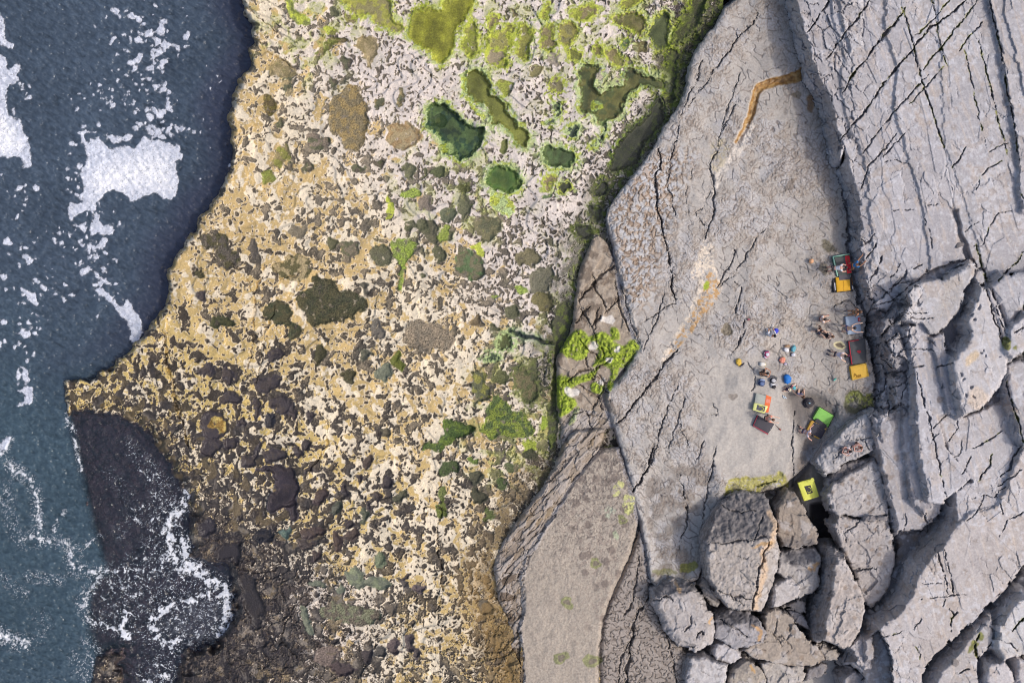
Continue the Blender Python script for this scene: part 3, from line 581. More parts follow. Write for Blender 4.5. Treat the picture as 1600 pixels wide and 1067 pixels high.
# --- strata ledge, tan slab, wedge block, strip
def slabcol(sl, d, c, e=0):
    Q.paint(sl, ss(e - 1, e + 1, d), shade(c)[sl])
LEDGE = P("940,690 935,700 897,750 868,800 838,850 822,875 816,905 818,950 812,985 816,1040 822,1200 812,1200 810,1040 797,1010 800,990 790,962 780,940 775,907 771,880 778,866 790,840 808,815 830,787 850,762 858,742 866,735 879,700 879,662 900,640 950,650")
sl, d, t = Q.plate(LEDGE, .35, tilt=(.35, -.1), w0=3, bev=.25, bw=7); setid(sl, d, 5, -6); slabcol(sl, d, lin(158,140,116), -3)
TANP = P("967,700 975,725 990,767 997,810 985,860 970,895 950,940 942,967 936,1010 936,1200 818,1200 815,1040 812,985 818,950 813,905 818,875 832,850 866,800 897,750 937,703")
sl, d, t = Q.plate(TANP, .62, tilt=(.22, .0), w0=3, bev=.18, bw=6); setid(sl, d, 4, -2); slabcol(sl, d, TANS, -2)
STRIP = P("1010,850 1016,930 1040,985 1090,1040 1130,1200 938,1200 938,1010 944,967 952,942 975,895 990,860 1000,830")
sl, d, t = Q.plate(STRIP, .45, tilt=(.12, .0), w0=3, bev=.25, bw=7); setid(sl, d, 6, -2); slabcol(sl, d, lin(168,158,150), -2)
WEDGE = WEDGE0
sl, d, t = Q.plate(WEDGE, .55, tilt=(.2, -.05), w0=3, bev=.25, bw=6); setid(sl, d, 3, -4); slabcol(sl, d, lin(168,154,138), -2)
# --- main platform
PLAT = PLAT0
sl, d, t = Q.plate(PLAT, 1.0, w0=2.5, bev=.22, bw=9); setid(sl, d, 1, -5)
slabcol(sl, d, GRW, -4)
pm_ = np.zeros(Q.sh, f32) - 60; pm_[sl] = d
inP = ss(-2, 2, pm_)
Q.Z[:] += inP * (.22 * q_l + .05 * q_m + .012 * q_s)
# gentle hollow of the landing and the basin at its lower end
sl, d = Q.sd(spline(P("1120,570 1180,560 1240,600 1260,650 1235,740 1150,745 1105,720 1100,640")), 40); LAND = np.zeros(Q.sh, f32); LAND[sl] = ss(-12, 14, d)
Q.paint(np.s_[:], LAND * .75, shade(lin(186, 180, 173), .03, .03, .02))
sl, d = Q.sd(spline(P("1225,610 1290,620 1310,650 1268,712 1258,745 1245,772 1262,800 1300,850 1285,860 1240,790 1235,740 1250,690")), 40)
k = ss(-10, 12, d); Q.Z[sl] -= .55 * k; Q.paint(sl, k * .85, shade(lin(104, 98, 96))[sl])
sl, d = Q.sd(spline(P("1000,745 1100,720 1118,760 1105,830 1085,900 1030,915 1012,860")), 30); Q.Z[sl] -= .45 * ss(-8, 20, d); Q.paint(sl, .5 * ss(-4, 14, d) * ss(.2, .7, q_u[sl]), lin(112,106,102))
# colours of the platform: brown bloom, grey lichen, wall's shadow painted in at right
Q.paint(np.s_[:], inP * .30 * ss(.5, .9, q_u) * (1 - LAND), lin(152, 138, 124)); Q.paint(np.s_[:], inP * .35 * ss(.55, .9, uni(q_l - q_m)) * (1 - LAND), lin(196, 196, 202))
east = ss(1195, 1275, U + 18 * q_m + (V - 330) * -.13) * inP
Q.paint(np.s_[:], east * .3, shade(lin(150, 142, 134)))
up = ss(190, 20, V) * inP; Q.paint(np.s_[:], up * .22 * ss(.2, .7, q_us), lin(136, 128, 124))
left = inP * (1 - ss(1030, 1090, U + .28 * (V - 330))) * ss(215, 250, V) * ss(510, 460, V)
c1 = lines(left, .85, .26, lin(112, 96, 82), .045, 131, 8.5); lines(left * ss(.4, .6, q_us), .9, .14, lin(66, 60, 60), .06, 132, 10, 13, 1, .7); Q.paint(np.s_[:], left * .5 * ss(.55, .7, q_us), lin(176, 150, 126)); Q.paint(np.s_[:], left * .5 * ss(.4, .2, q_us), lin(206, 208, 214))
mid = inP * (1 - LAND) * (1 - left)
lines(mid * ss(.45, .75, q_u), .6, .18, lin(122, 110, 102), .03, 135, 9, 14, 2, .5); lines(mid * ss(.7, .35, q_u), .7, .06, lin(104, 96, 94), .05, 137, 20, 40, 2, -.75)
lines(mid * ss(.5, .8, uni(q_l - q_s)) , .6, .12, lin(124, 112, 104), .035, 138, 6, 11, 1, -.7)
lines(mid * ss(.4, .7, uni(q_l + q_s)), .5, .2, lin(146, 130, 114), .02, 139, 6)
lines(inP * (1 - LAND) * ss(940, 1000, U) * ss(1130, 1040, U) * ss(530, 600, V) * ss(860, 740, V), .5, .07, lin(104, 100, 102), .05, 141, 11, 30, 2, -.75)
# rim of the platform is painted paler
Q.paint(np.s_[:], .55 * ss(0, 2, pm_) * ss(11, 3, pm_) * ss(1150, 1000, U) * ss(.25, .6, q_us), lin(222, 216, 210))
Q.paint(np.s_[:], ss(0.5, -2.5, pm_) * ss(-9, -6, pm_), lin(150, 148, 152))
for c, w, dp, m in (("1060,195 1052,237 1045,255 1044,282 1046,300 1055,335",1.8,.3,0),("1032,232 1030,260 1024,277 1027,312 1032,345 1040,380 1047,420 1054,465",2.6,.55,0),
    ("1136,190 1130,202 1120,237 1110,262 1116,287 1115,325 1105,360 1100,372",1.8,.3,0),("1147,388 1145,407 1130,430 1120,446",2.4,.3,0),("1195,355 1177,385 1150,425 1122,447",1.4,.25,0),("1112,300 1098,325 1090,335 1102,352",1.3,.2,0),
    ("1184,20 1174,36 1156,58 1131,90 1105,127 1074,170",1.7,.3,0),("1097,94 1088,127 1073,156 1063,180",1.6,.3,0),("1150,45 1154,62",1.2,.2,0),("1156,112 1148,141 1135,172 1126,199",1.5,.25,0),("1154,157 1137,184 1127,200",1.6,.3,0),
    ("1149,440 1156,454 1151,472 1149,486 1156,495 1162,504 1162,519 1149,542 1138,558",1.9,.28,0),("1167,563 1177,579 1179,594 1171,612",1.6,.18,0),("1056,548 1050,557 1020,592 985,640 960,665",2.4,.45,0),
    ("1060,600 1035,660 1017,720 1002,748",1.5,.3,0),("1020,700 1014,716 1010,732 1000,752 990,767",3.6,.6,0),("1112,628 1121,640 1119,650 1108,648",1.5,.18,0),("1062,660 1068,680 1075,698",1.6,.3,0),("1100,690 1092,712 1084,724",1.4,.25,0),
    ("1080,610 1062,640 1052,680 1040,715",1.2,.2,0),("1240,640 1238,680 1240,735 1236,760",2,.25,0),("1300,480 1318,470 1332,470 1342,490",1.5,.2,0),("1200,440 1215,455 1240,470",1.,.12,0),("1085,260 1072,300 1078,340",1.,.15,0),("1040,455 1025,500 1005,545",1.4,.25,0),
    ("1010,500 1040,480 1075,470",1.2,.2,0),("970,440 985,500 1003,545",1.6,.3,0),("1180,760 1205,752 1222,755",1.2,.2,0),("1060,740 1075,800 1060,860",1.5,.3,0),("1118,700 1110,740 1100,800 1095,850",2,.3,0)):
    Q.groove(spline(P(c), closed=False), w * .68, dp, m)
# ochre stream, white mineral streaks, puddles
st = spline(P("1266,108 1250,118 1235,123 1205,130 1188,137 1180,150 1174,178 1162,205 1152,222"), closed=False)
sl, d, t = Q.ld(st, 22); w = 9 - 5 * t; Q.Z[sl] -= .22 * ss(w + 2, w - 4, d); Q.paint(sl, ss(w + 1.5, w - 1, d) * .95, lin(162, 118, 56) * np.clip(1 + .35 * q_m[sl] + .3 * q_s[sl] + .25 * q_f[sl], .4, 1.8)[..., None]); Q.paint(sl, ss(w + 1, w - 2, d) * .6 * ss(.55, .8, q_us[sl]), lin(196, 164, 112)); Q.paint(sl, ss(w + 1, w - 2, d) * .6 * ss(.3, .1, q_us[sl]), lin(116, 84, 46)); Q.paint(sl, ss(w - 3, w - 6, d) * .55 * ss(.3, .8, t), lin(206, 178, 130)); Q.rough[sl] = np.where(d < w, .35, Q.rough[sl])
Q.paint(sl, np.exp(-((d - w - 1) / 1.2) ** 2) * .7 * ss(.2, .5, t), lin(214, 200, 182))
MOSSY = []
def spot(p, c, k=1., s=1.2, spk=.25, rough=None, dep=0.0, spl=True, thr=0):
    p = P(p) if isinstance(p, str) else p
    sl, d = Q.sd(spline(p) if spl else p, 8); d = d + 1.6 * q_s[sl]
    m = ss(-s, s, d) * k
    if thr: m = m * ss(thr - .12, thr + .12, q_us[sl] * .6 + q_uf[sl] * .4)
    Q.paint(sl, m, np.asarray(c, f32) * (1 + spk * q_f[sl] + spk * .6 * q_s[sl])[..., None])
    if rough is not None: Q.rough[sl] = np.where(d > 0, rough, Q.rough[sl])
    if dep: Q.Z[sl] -= dep * ss(-1, 4, d)
spot("1100,375 1115,388 1114,408 1127,450 1105,482 1080,520 1050,552 1034,567 1038,548 1060,515 1083,470 1093,440 1080,432 1092,400", lin(226, 212, 194), .9, 2, .15, thr=.42)
spot("1108,420 1122,440 1124,460 1105,485 1075,525 1045,556 1060,525 1085,485 1098,450", lin(178, 138, 84), .85, 2, .35, thr=.5)
spot(circ(1103,446,5,7), lin(160, 176, 62)); spot("1172,190 1178,200 1160,235 1140,258 1125,290 1112,300 1122,265 1145,235", lin(224, 214, 202), .9, 2, .15, thr=.35)
spot("1112,225 1130,215 1140,235 1128,262 1112,268", lin(182, 170, 140), .6, 3, thr=.4); spot("1092,300 1112,292 1108,330 1098,352 1090,330", lin(198,190,182), .5, 3)
spot("1132,778 1138,752 1160,745 1180,746 1205,741 1222,738 1233,758 1225,764 1205,758 1190,768 1170,772 1150,770", lin(166, 160, 78), .92, 2.5, .4, .4, .12, thr=.22); spot(circ(1150,761,8,6), lin(84, 78, 40), .8); spot("1190,762 1205,757 1215,768 1195,776", lin(132,124,110), .8)
spot("1318,628 1325,612 1340,610 1350,618 1364,615 1366,635 1355,648 1335,646 1320,642", lin(74, 76, 46), .92, 3, .5, .35, .1); spot("1320,622 1336,611 1344,618 1330,630", lin(116,122,46), .85, 3, .5, thr=.4); spot("1344,620 1362,614 1365,632 1350,640", lin(122,128,46), .85, 3, .5, thr=.45); spot(circ(1334,633,6,5), lin(108,106,104), .8)
spot("1065,882 1085,878 1092,884 1078,894 1062,893", lin(140, 140, 60), .8); spot("1020,892 1045,888 1060,895 1035,898", lin(120,122,70), .6)
spot(circ(1136,515,9,8), lin(112, 100, 76), .85, 1, .3, .4, .06); spot(circ(1146,619,7,5), lin(138, 128, 118), .8, 1, .2, .5, .04); spot(circ(1294,385,13,8,.5), lin(84, 76, 48), .8, 2, .4, .4); spot(circ(1287,419,9,8), lin(98,88,70), .8, 1.5, .4, .5)
spot(circ(1246,149,7,6), lin(110,96,70), .6); spot(circ(1267,160,9,13), lin(128,92,48), .75, 2, .4); spot(circ(1234,290,6,12,.4), lin(112,100,90), .7)
sl, d = Q.sd(spline(P("1304,538 1311,535 1319,538 1321,541 1316,544 1309,543")), 6); Q.paint(sl, ss(2.4, 1.2, np.abs(d)), lin(222, 212, 170)); Q.paint(sl, ss(.3, 1.6, d), lin(120, 108, 92)); Q.Z[sl] -= .06 * ss(0, 2, d)
spot("1195,500 1260,510 1240,560 1195,545", lin(196,184,170), .3, 8)
# wedge block: joints, weed
for c, w, dp in (("905,470 920,452 938,430 958,418",3,.4),("925,430 935,460 948,480",1.8,.3),("905,480 925,510 945,490 965,470",2,.3),("900,520 915,545 935,560",1.6,.25),("935,480 930,520 945,560",1.6,.25),("905,600 930,620 945,640",1.8,.3),("925,590 950,615",1.8,.3),
    ("960,440 968,480 985,520",2,.3),("920,480 900,505",2.4,.35),("880,600 905,580 935,575 960,560",2,.3),("930,575 945,600 925,640",1.8,.3),("890,650 915,640 925,670",2,.3),("915,560 925,585 950,600",1.6,.25)):
    Q.groove(P(c), w, dp)
WM = np.zeros(Q.sh, f32); sl, d = Q.sd(WEDGE, 4); WM[sl] = ss(-2, 1, d)
Q.Z[:] += WM * (.22 * (worley(U / 26, V / 26, 2)[2] - .5) + .03 * q_s); Q.paint(np.s_[:], WM * .65 * ss(.55, .75, q_u), lin(104, 90, 78)); Q.paint(np.s_[:], WM * .4 * ss(.6, .9, q_us), lin(196, 184, 168))
for p in ("893,520 905,514 918,525 922,545 912,560 895,562 878,552 872,548","920,528 945,518 960,535 975,540 990,530 998,545 985,565 965,585 955,612 948,605 955,580 940,570 925,572 935,550","870,588 895,590 925,580 935,572 925,592 905,600 890,610 900,625 895,640 882,648 872,645","955,512 965,515 968,530 955,530","900,636 905,645 895,662 888,665","925,598 945,600 940,615 925,612"):
    spot(p, lin(148, 166, 54), .97, 2, .7, thr=.10); sl, d = Q.sd(spline(P(p)), 6); Q.Z[sl] += .16 * ss(-2, 5, d) * (.5 + uni(fbm(U / 6, V / 6, 181, 2))[sl]); Q.paint(sl, .4 * ss(-1, 2, d) * ss(.65, .9, uni(fbm(U / 7, V / 7, 183, 2))[sl]), lin(84, 104, 34))
for x, y, r in ((927,540,8),(893,612,10),(952,562,5),(965,546,5),(940,596,7),(950,500,9)): spot(circ(x, y, r, r * .8), lin(226, 220, 212), .9, 1.2, .1)
# tan slab: spots, rough upper half
TM = np.zeros(Q.sh, f32); sl, d = Q.sd(TANP, 4); TM[sl] = ss(-2, 1, d)
t1, t2, tid = worley(U / 20, V / 20, 3); east_t = ss(-20, 30, (U - 905) + .25 * (V - 900) * -1 + 20 * q_m)
Q.paint(np.s_[:], TM * ss(.36, .24, t1 + .1 * q_s) * (tid > .62) * (.2 + .7 * east_t) * .8, lin(116, 104, 98))
Q.paint(np.s_[:], TM * .35 * ss(.6, .9, q_uf), lin(140, 128, 118)); Q.Z[:] += TM * .012 * q_f
Q.paint(np.s_[:], TM * .5 * ss(.55, .8, q_us) * ss(.1, .5, q_u) * (.25 + .75 * east_t) , lin(142, 128, 120)); Q.paint(np.s_[:], TM * ss(840, 740, V) * .55 * ss(.45, .7, q_us), lin(112, 104, 100)); Q.Z[:] += TM * (.02 * q_s - .03 * ss(.6, .8, q_us) * east_t + .05 * q_m)
lines(TM * ss(1000, 780, V), .7, .14, lin(110, 100, 94), .03, 145, 9, 9, 2)
for x, y, r in ((885,941,9),(876,1027,10),(925,1032,11),(930,880,8),(972,812,7),(984,797,7)): spot(circ(x, y, r * 1.2, r), lin(138, 142, 92), .8, 1, .4); spot(circ(x + 1, y, r * .6, r * .45), lin(122, 110, 104), .8, 1, .3)
for p in ("978,772 992,778 988,795 980,805 974,790","960,758 972,752 970,768 958,775"): spot(p, lin(206, 206, 138), .8, 1, .3, thr=.4)
spot(circ(953,800,10,7), lin(186, 196, 172), .6, 1, .3, thr=.45); spot(circ(962,835,4,8), lin(180, 190, 160), .7)
SM = np.zeros(Q.sh, f32); sl, d = Q.sd(STRIP, 4); SM[sl] = ss(-2, 1, d); lines(SM, .8, .16, lin(98, 90, 84), .07, 147, 12, 8, 2, .4); Q.paint(np.s_[:], SM * .45 * ss(.6, .85, q_us), lin(128, 116, 106))
for c, w, dp in (("1016,930 995,960 985,1010 978,1060 975,1100",2.6,.4),("985,1000 970,1030 965,1090",1.6,.25),("1000,870 990,930 975,965",2,.25),("1040,985 1050,1030 1060,1090",1.8,.3)): Q.groove(spline(P(c), closed=False), w, dp)
# strata ledge: thin beds running along it
LM = np.zeros(Q.sh, f32); sl, d = Q.sd(LEDGE, 6); LM[sl] = ss(-5, -2, d)
fracture(LM, 44, 8, 2.306, .12, .10, .22, 7, lin(96, 82, 66), .7); fracture(LM, 14, 7, 2.306, .1, .04, .08, 8)
bed = .25 * fbm((-U * .67 + V * .74) / 60, (U * .74 + V * .67) / 5.0, 151, 2); Q.Z[:] += LM * .13 * bed; Q.paint(np.s_[:], LM * .5 * ss(-.05, -.5, bed), lin(104, 90, 74)); Q.paint(np.s_[:], LM * .35 * ss(.2, .5, bed) * ss(.3, .6, q_us), lin(204, 186, 160))
for p in ("785,925 808,932 800,938 782,938","786,955 806,965 795,972","783,905 800,896 806,900 790,915"): spot(p, lin(104, 88, 72), .85, 1)
lines(LM * ss(850, 900, V), .6, .1, lin(96, 80, 64), .07, 149, 16, 12, 1, .8)
# ------------------------------------------------------------------ the cliff on the right: stepped slabs
cl0 = Q.col.copy()
CM = np.zeros(Q.sh, f32)
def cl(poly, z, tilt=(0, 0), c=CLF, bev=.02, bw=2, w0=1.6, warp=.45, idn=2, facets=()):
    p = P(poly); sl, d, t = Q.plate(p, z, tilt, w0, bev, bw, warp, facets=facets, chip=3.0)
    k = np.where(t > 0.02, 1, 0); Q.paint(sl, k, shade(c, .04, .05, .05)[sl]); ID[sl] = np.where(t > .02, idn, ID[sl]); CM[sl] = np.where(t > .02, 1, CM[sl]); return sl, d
FAR = 1950
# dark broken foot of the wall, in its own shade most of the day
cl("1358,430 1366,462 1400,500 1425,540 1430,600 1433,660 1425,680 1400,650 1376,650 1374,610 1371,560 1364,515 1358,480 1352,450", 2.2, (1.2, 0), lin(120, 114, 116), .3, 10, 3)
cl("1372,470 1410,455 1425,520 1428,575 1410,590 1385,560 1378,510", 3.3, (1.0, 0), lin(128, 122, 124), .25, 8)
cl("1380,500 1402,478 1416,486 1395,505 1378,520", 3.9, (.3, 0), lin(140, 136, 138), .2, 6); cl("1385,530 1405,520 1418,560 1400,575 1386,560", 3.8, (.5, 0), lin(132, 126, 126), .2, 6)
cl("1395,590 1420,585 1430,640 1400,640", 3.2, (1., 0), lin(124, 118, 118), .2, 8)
# lower slabs beside the boulders
cl("1364,650 1376,654 1402,640 1450,640 1470,800 1440,830 1404,832 1398,800 1390,770 1381,736 1372,700", 2.9, (.3, -.1), lin(186, 180, 180), .08, 3)
cl("1372,648 1395,645 1402,668 1380,690 1372,676", 3.1, (.3, 0), lin(150,146,148), .1, 4)
cl("1411,640 1432,655 1440,705 1445,740 1455,790 1444,805 1428,785 1420,765 1415,715 1409,690", 3.45, (.8, 0), lin(164, 160, 164), .1, 4)
cl("1404,832 1440,828 1470,805 1500,770 1520,790 1480,850 1430,920 1385,985 1345,1012 1352,950 1372,930 1398,885", 1.7, (.3, -.2), lin(140, 134, 134), .2, 8)
# upper cliff: slab behind slab, each one a step higher towards the right
cl(f"1240,-250 1246,0 1250,14 1260,55 1268,79 1277,116 1299,157 1311,213 1314,245 1320,228 1332,270 1343,310 1346,351 1346,380 1350,407 1351,418 1354,437 1362,462 1371,484 1400,474 1420,447 1450,429 1487,417 1516,403 {FAR},300 {FAR},-250", 3.3, (.25, 0), bev=.04)
cl("1286,-250 1300,10 1304,40 1318,80 1316,146 1330,215 1340,218 1354,262 1356,304 1360,340 1363,376 1362,420 1420,440 1486,416 1500,380 1500,-250", 3.38, (.22, 0), bev=.05)
cl("1304,-250 1311,0 1316,25 1324,55 1330,80 1345,70 1360,-250", 3.50, (.1, 0))
cl("1345,-250 1350,8 1360,60 1370,110 1392,116 1372,150 1378,200 1377,250 1377,291 1392,321 1396,359 1393,377 1400,404 1420,440 1486,416 1500,380 1500,-250", 3.48, (.2, 0), lin(184, 181, 185), bev=.05)
cl("1372,-250 1385,60 1396,85 1402,112 1397,176 1413,215 1417,245 1422,257 1431,286 1441,319 1444,342 1452,391 1452,426 1486,416 1510,380 1520,-250", 3.68, (.15, 0), lin(180, 177, 181), bev=.06)
cl(f"1400,-250 1408,12 1420,42 1431,88 1438,120 1454,167 1464,199 1472,222 1480,263 1489,295 1490,320 1495,352 1501,377 1516,404 1527,419 {FAR},420 {FAR},-250", 3.76, (.1, 0), bev=.05)
cl(f"1455,-250 1475,231 1489,262 1499,295 1508,319 1517,349 1527,381 1536,421 1540,445 1566,430 {FAR},410 {FAR},-250", 3.92, (.12, 0), bev=.05)
cl(f"1530,-250 1545,0 1554,37 1566,88 1575,148 1584,190 1591,245 1592,300 1597,330 {FAR},330 {FAR},-250", 4.3, (.1, 0), bev=.1)
cl(f"1562,-250 1570,20 1580,60 1590,100 1600,150 {FAR},150 {FAR},-250", 4.45, (.1, 0), bev=.1)
# gully beside the sixth slab, its shadow also put into the colour
sl, d = Q.sd(P("1483,325 1497,327 1503,362 1519,404 1508,407 1497,380 1492,350"), 6); Q.Z[sl] -= .35 * ss(-2, 4, d); Q.paint(sl, .4 * ss(-1, 3, d), lin(120,118,124))
# middle slabs
GUL = cl("1420,449 1410,480 1400,500 1440,508 1470,600 1480,648 1560,660 1600,640 1600,560 1570,440 1530,432 1520,405 1487,412 1450,424", 3.6, (.3, 0), lin(128, 124, 128), .2, 6)
cl("1420,449 1459,439 1474,437 1499,422 1517,411 1525,419 1523,432 1508,452 1497,486 1480,509 1463,522 1450,521 1439,508 1409,500 1412,490 1422,478", 4.75, (.25, -.15), lin(186, 182, 182), .12, 5)
cl("1526,421 1536,424 1540,446 1530,446 1523,434", 4.9, (0, 0), lin(180,178,182))
cl("1416,516 1422,510 1439,507 1446,514 1454,531 1460,555 1468,590 1480,648 1470,655 1478,700 1520,745 1493,768 1471,786 1451,782 1442,736 1438,705 1431,661 1433,640 1429,580 1424,546", 4.2, (.05, 0), lin(186, 183, 187), .05, 3)
cl("1456,528 1474,520 1478,545 1492,600 1503,650 1482,650 1470,590 1461,556", 4.5, (.1, 0), lin(166, 164, 170), .06, 3)
cl(f"1466,650 1482,648 1503,652 1600,620 {FAR},640 {FAR},800 1560,880 1520,800 1500,820 1493,770 1519,752 1480,700", 4.22, (.12, .05), lin(188, 184, 186), .04, 3)
cl("1532,447 1538,449 1547,470 1555,494 1568,531 1573,562 1572,580 1560,605 1545,625 1530,640 1505,650 1497,620 1493,600 1491,568 1499,550 1521,524 1512,505 1521,480", 5.35, (.2, -.1), lin(200, 196, 197), .1, 5)
cl("1544,452 1553,448 1562,480 1574,520 1580,560 1573,560 1568,531 1556,494", 5.45, (.1, 0), lin(196, 190, 190), .06, 3)
cl(f"1545,448 1566,430 {FAR},400 {FAR},470 1600,478 1585,500 1575,512 1562,478", 5.5, (.2, 0), lin(176, 174, 178), .2, 8)
cl(f"1577,515 1600,488 {FAR},480 {FAR},560 1600,548 1582,560 1572,548", 5.9, (.1, 0), lin(192, 190, 194), .15, 5)
cl(f"1575,570 1600,562 {FAR},560 {FAR},640 1600,700 1590,680 1580,620 1572,596", 5.2, (.2, 0), lin(184, 182, 186), .12, 5)
# lower right: big slabs and two gullies
cl(f"1520,800 1560,790 1600,700 {FAR},700 {FAR},850 1600,882 1570,920 1520,970 1462,1020 1440,1050 1430,1300 1380,1300 1378,1090 1390,1060 1372,1010 1375,980 1400,965 1420,940 1440,892 1465,862 1500,820", 4.0, (.05, -.25), lin(188, 180, 177), .06, 4)
cl(f"1600,890 {FAR},870 {FAR},1300 1440,1300 1442,1090 1450,1050 1470,1022 1525,972 1575,922", 3.0, (.3, 0), lin(130, 128, 132), .2, 6)
cl(f"1520,990 1548,965 1553,1000 1528,1030 1532,1300 1450,1300 1452,1090 1470,1050 1490,1030", 4.0, (.1, 0), lin(184, 178, 176), .1, 4)
cl(f"1578,955 1600,930 {FAR},900 {FAR},1020 1600,1020 1570,1030 1558,1010 1562,980", 4.7, (.2, 0), lin(204, 200, 198), .15, 5); cl(f"1545,1040 1570,1034 1582,1050 1585,1300 1535,1300 1540,1070", 4.3, (.2, 0), lin(198, 192, 192), .1, 5); cl(f"1590,1030 {FAR},1030 {FAR},1300 1592,1300", 4.6, (.2, 0), lin(200, 194, 194), .1, 5)
cl("1345,1010 1372,985 1388,1010 1395,1060 1380,1300 1340,1300 1352,1060 1330,1035", 2.2, (.8, 0), lin(168, 162, 162), .15, 5); cl("1352,1000 1362,994 1366,1030 1352,1035", 2.9, (.4, 0), lin(188,182,182), .1, 3)
# relief and colour of the slabs
Q.Z[:] += CM * (.018 * q_m + .008 * q_s + .006 * grain) - CM * .8 * ss(215, 420, V) * (1 - .6 * ss(520, 700, V))
w1, w2, wid = worley(a1 / 52, b1 / 24, 5)
Q.Z[:] += CM * .06 * (wid - .5); Q.paint(np.s_[:], CM * .16 * (wid > .55), lin(206, 204, 210)); Q.paint(np.s_[:], CM * .2 * (wid < .25), lin(170, 162, 158))
low = ss(600, 760, V) * CM
sp1, sp2, sid = worley(U / 27, V / 27, 6); Q.paint(np.s_[:], CM * .55 * ss(.32, .1, sp1 + .12 * q_s) * (sid > .6) * ss(.2, .6, q_us), lin(146, 132, 120))
Q.paint(np.s_[:], CM * .4 * ss(.72, .92, q_u), lin(178, 162, 148)); Q.paint(np.s_[:], CM * .5 * ss(.68, .9, uni(q_l * .6 + q_s)), lin(210, 210, 216)); Q.paint(np.s_[:], CM * .35 * ss(.8, .95, uni(grain)), lin(206, 190, 176))
near = ss(1400, 1310, U + 14 * q_m) * ss(500, 430, V) * CM
fracture(near, 34, 18, 1.1, .07, .10, .14, 1, lin(104, 98, 100), .5); fracture(near * (q_u > .55), 12, 8, .8, .10, .05, .08, 2, lin(120, 114, 116), .4)
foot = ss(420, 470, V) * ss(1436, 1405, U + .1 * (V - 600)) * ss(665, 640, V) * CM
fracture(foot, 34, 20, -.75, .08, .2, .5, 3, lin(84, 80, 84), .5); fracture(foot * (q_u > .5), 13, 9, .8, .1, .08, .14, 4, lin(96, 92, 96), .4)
fracture(CM * ss(.55, .8, uni(fbm(U / 60, V / 60, 171, 2))), 46, 22, 1.25, .035, .04, .07, 5, lin(130, 124, 126), .3)
lines(CM * ss(.5, .9, uni(fbm(U / 50, V / 50, 170, 2))), .3, .035, lin(120, 114, 116), .03, 165, 18, 34, 2, -.7)
for x, y in ((1585,640),(1468,625),(1390,745),(1400,715),(1405,850),(1430,840),(1405,870)): spot(circ(x, y, 6, 5), lin(140,122,106), .6, 2)
spot("1510,560 1525,548 1530,556 1512,572", lin(216,190,150), .7, 3); spot("1515,610 1530,605 1545,620 1528,640 1515,632", lin(222,200,176), .6, 4); spot("1480,440 1500,430 1505,445 1490,480 1470,500 1465,480", lin(166,152,132), .4, 6, thr=.4)
for x, y, r in ((1532,551,3),(1536,548,2),(1540,556,2.5),(1501,585,4),(1506,592,3),(1516,605,5),(1510,618,4),(1520,620,4),(1563,557,2),(1525,470,5),(1530,480,5),(1522,500,4),(1518,492,4)):
    sl, d = Q.sd(circ(x, y, r * .55, r * .8, x), 5); Q.Z[sl] -= .16 * ss(-1, 1.5, d)
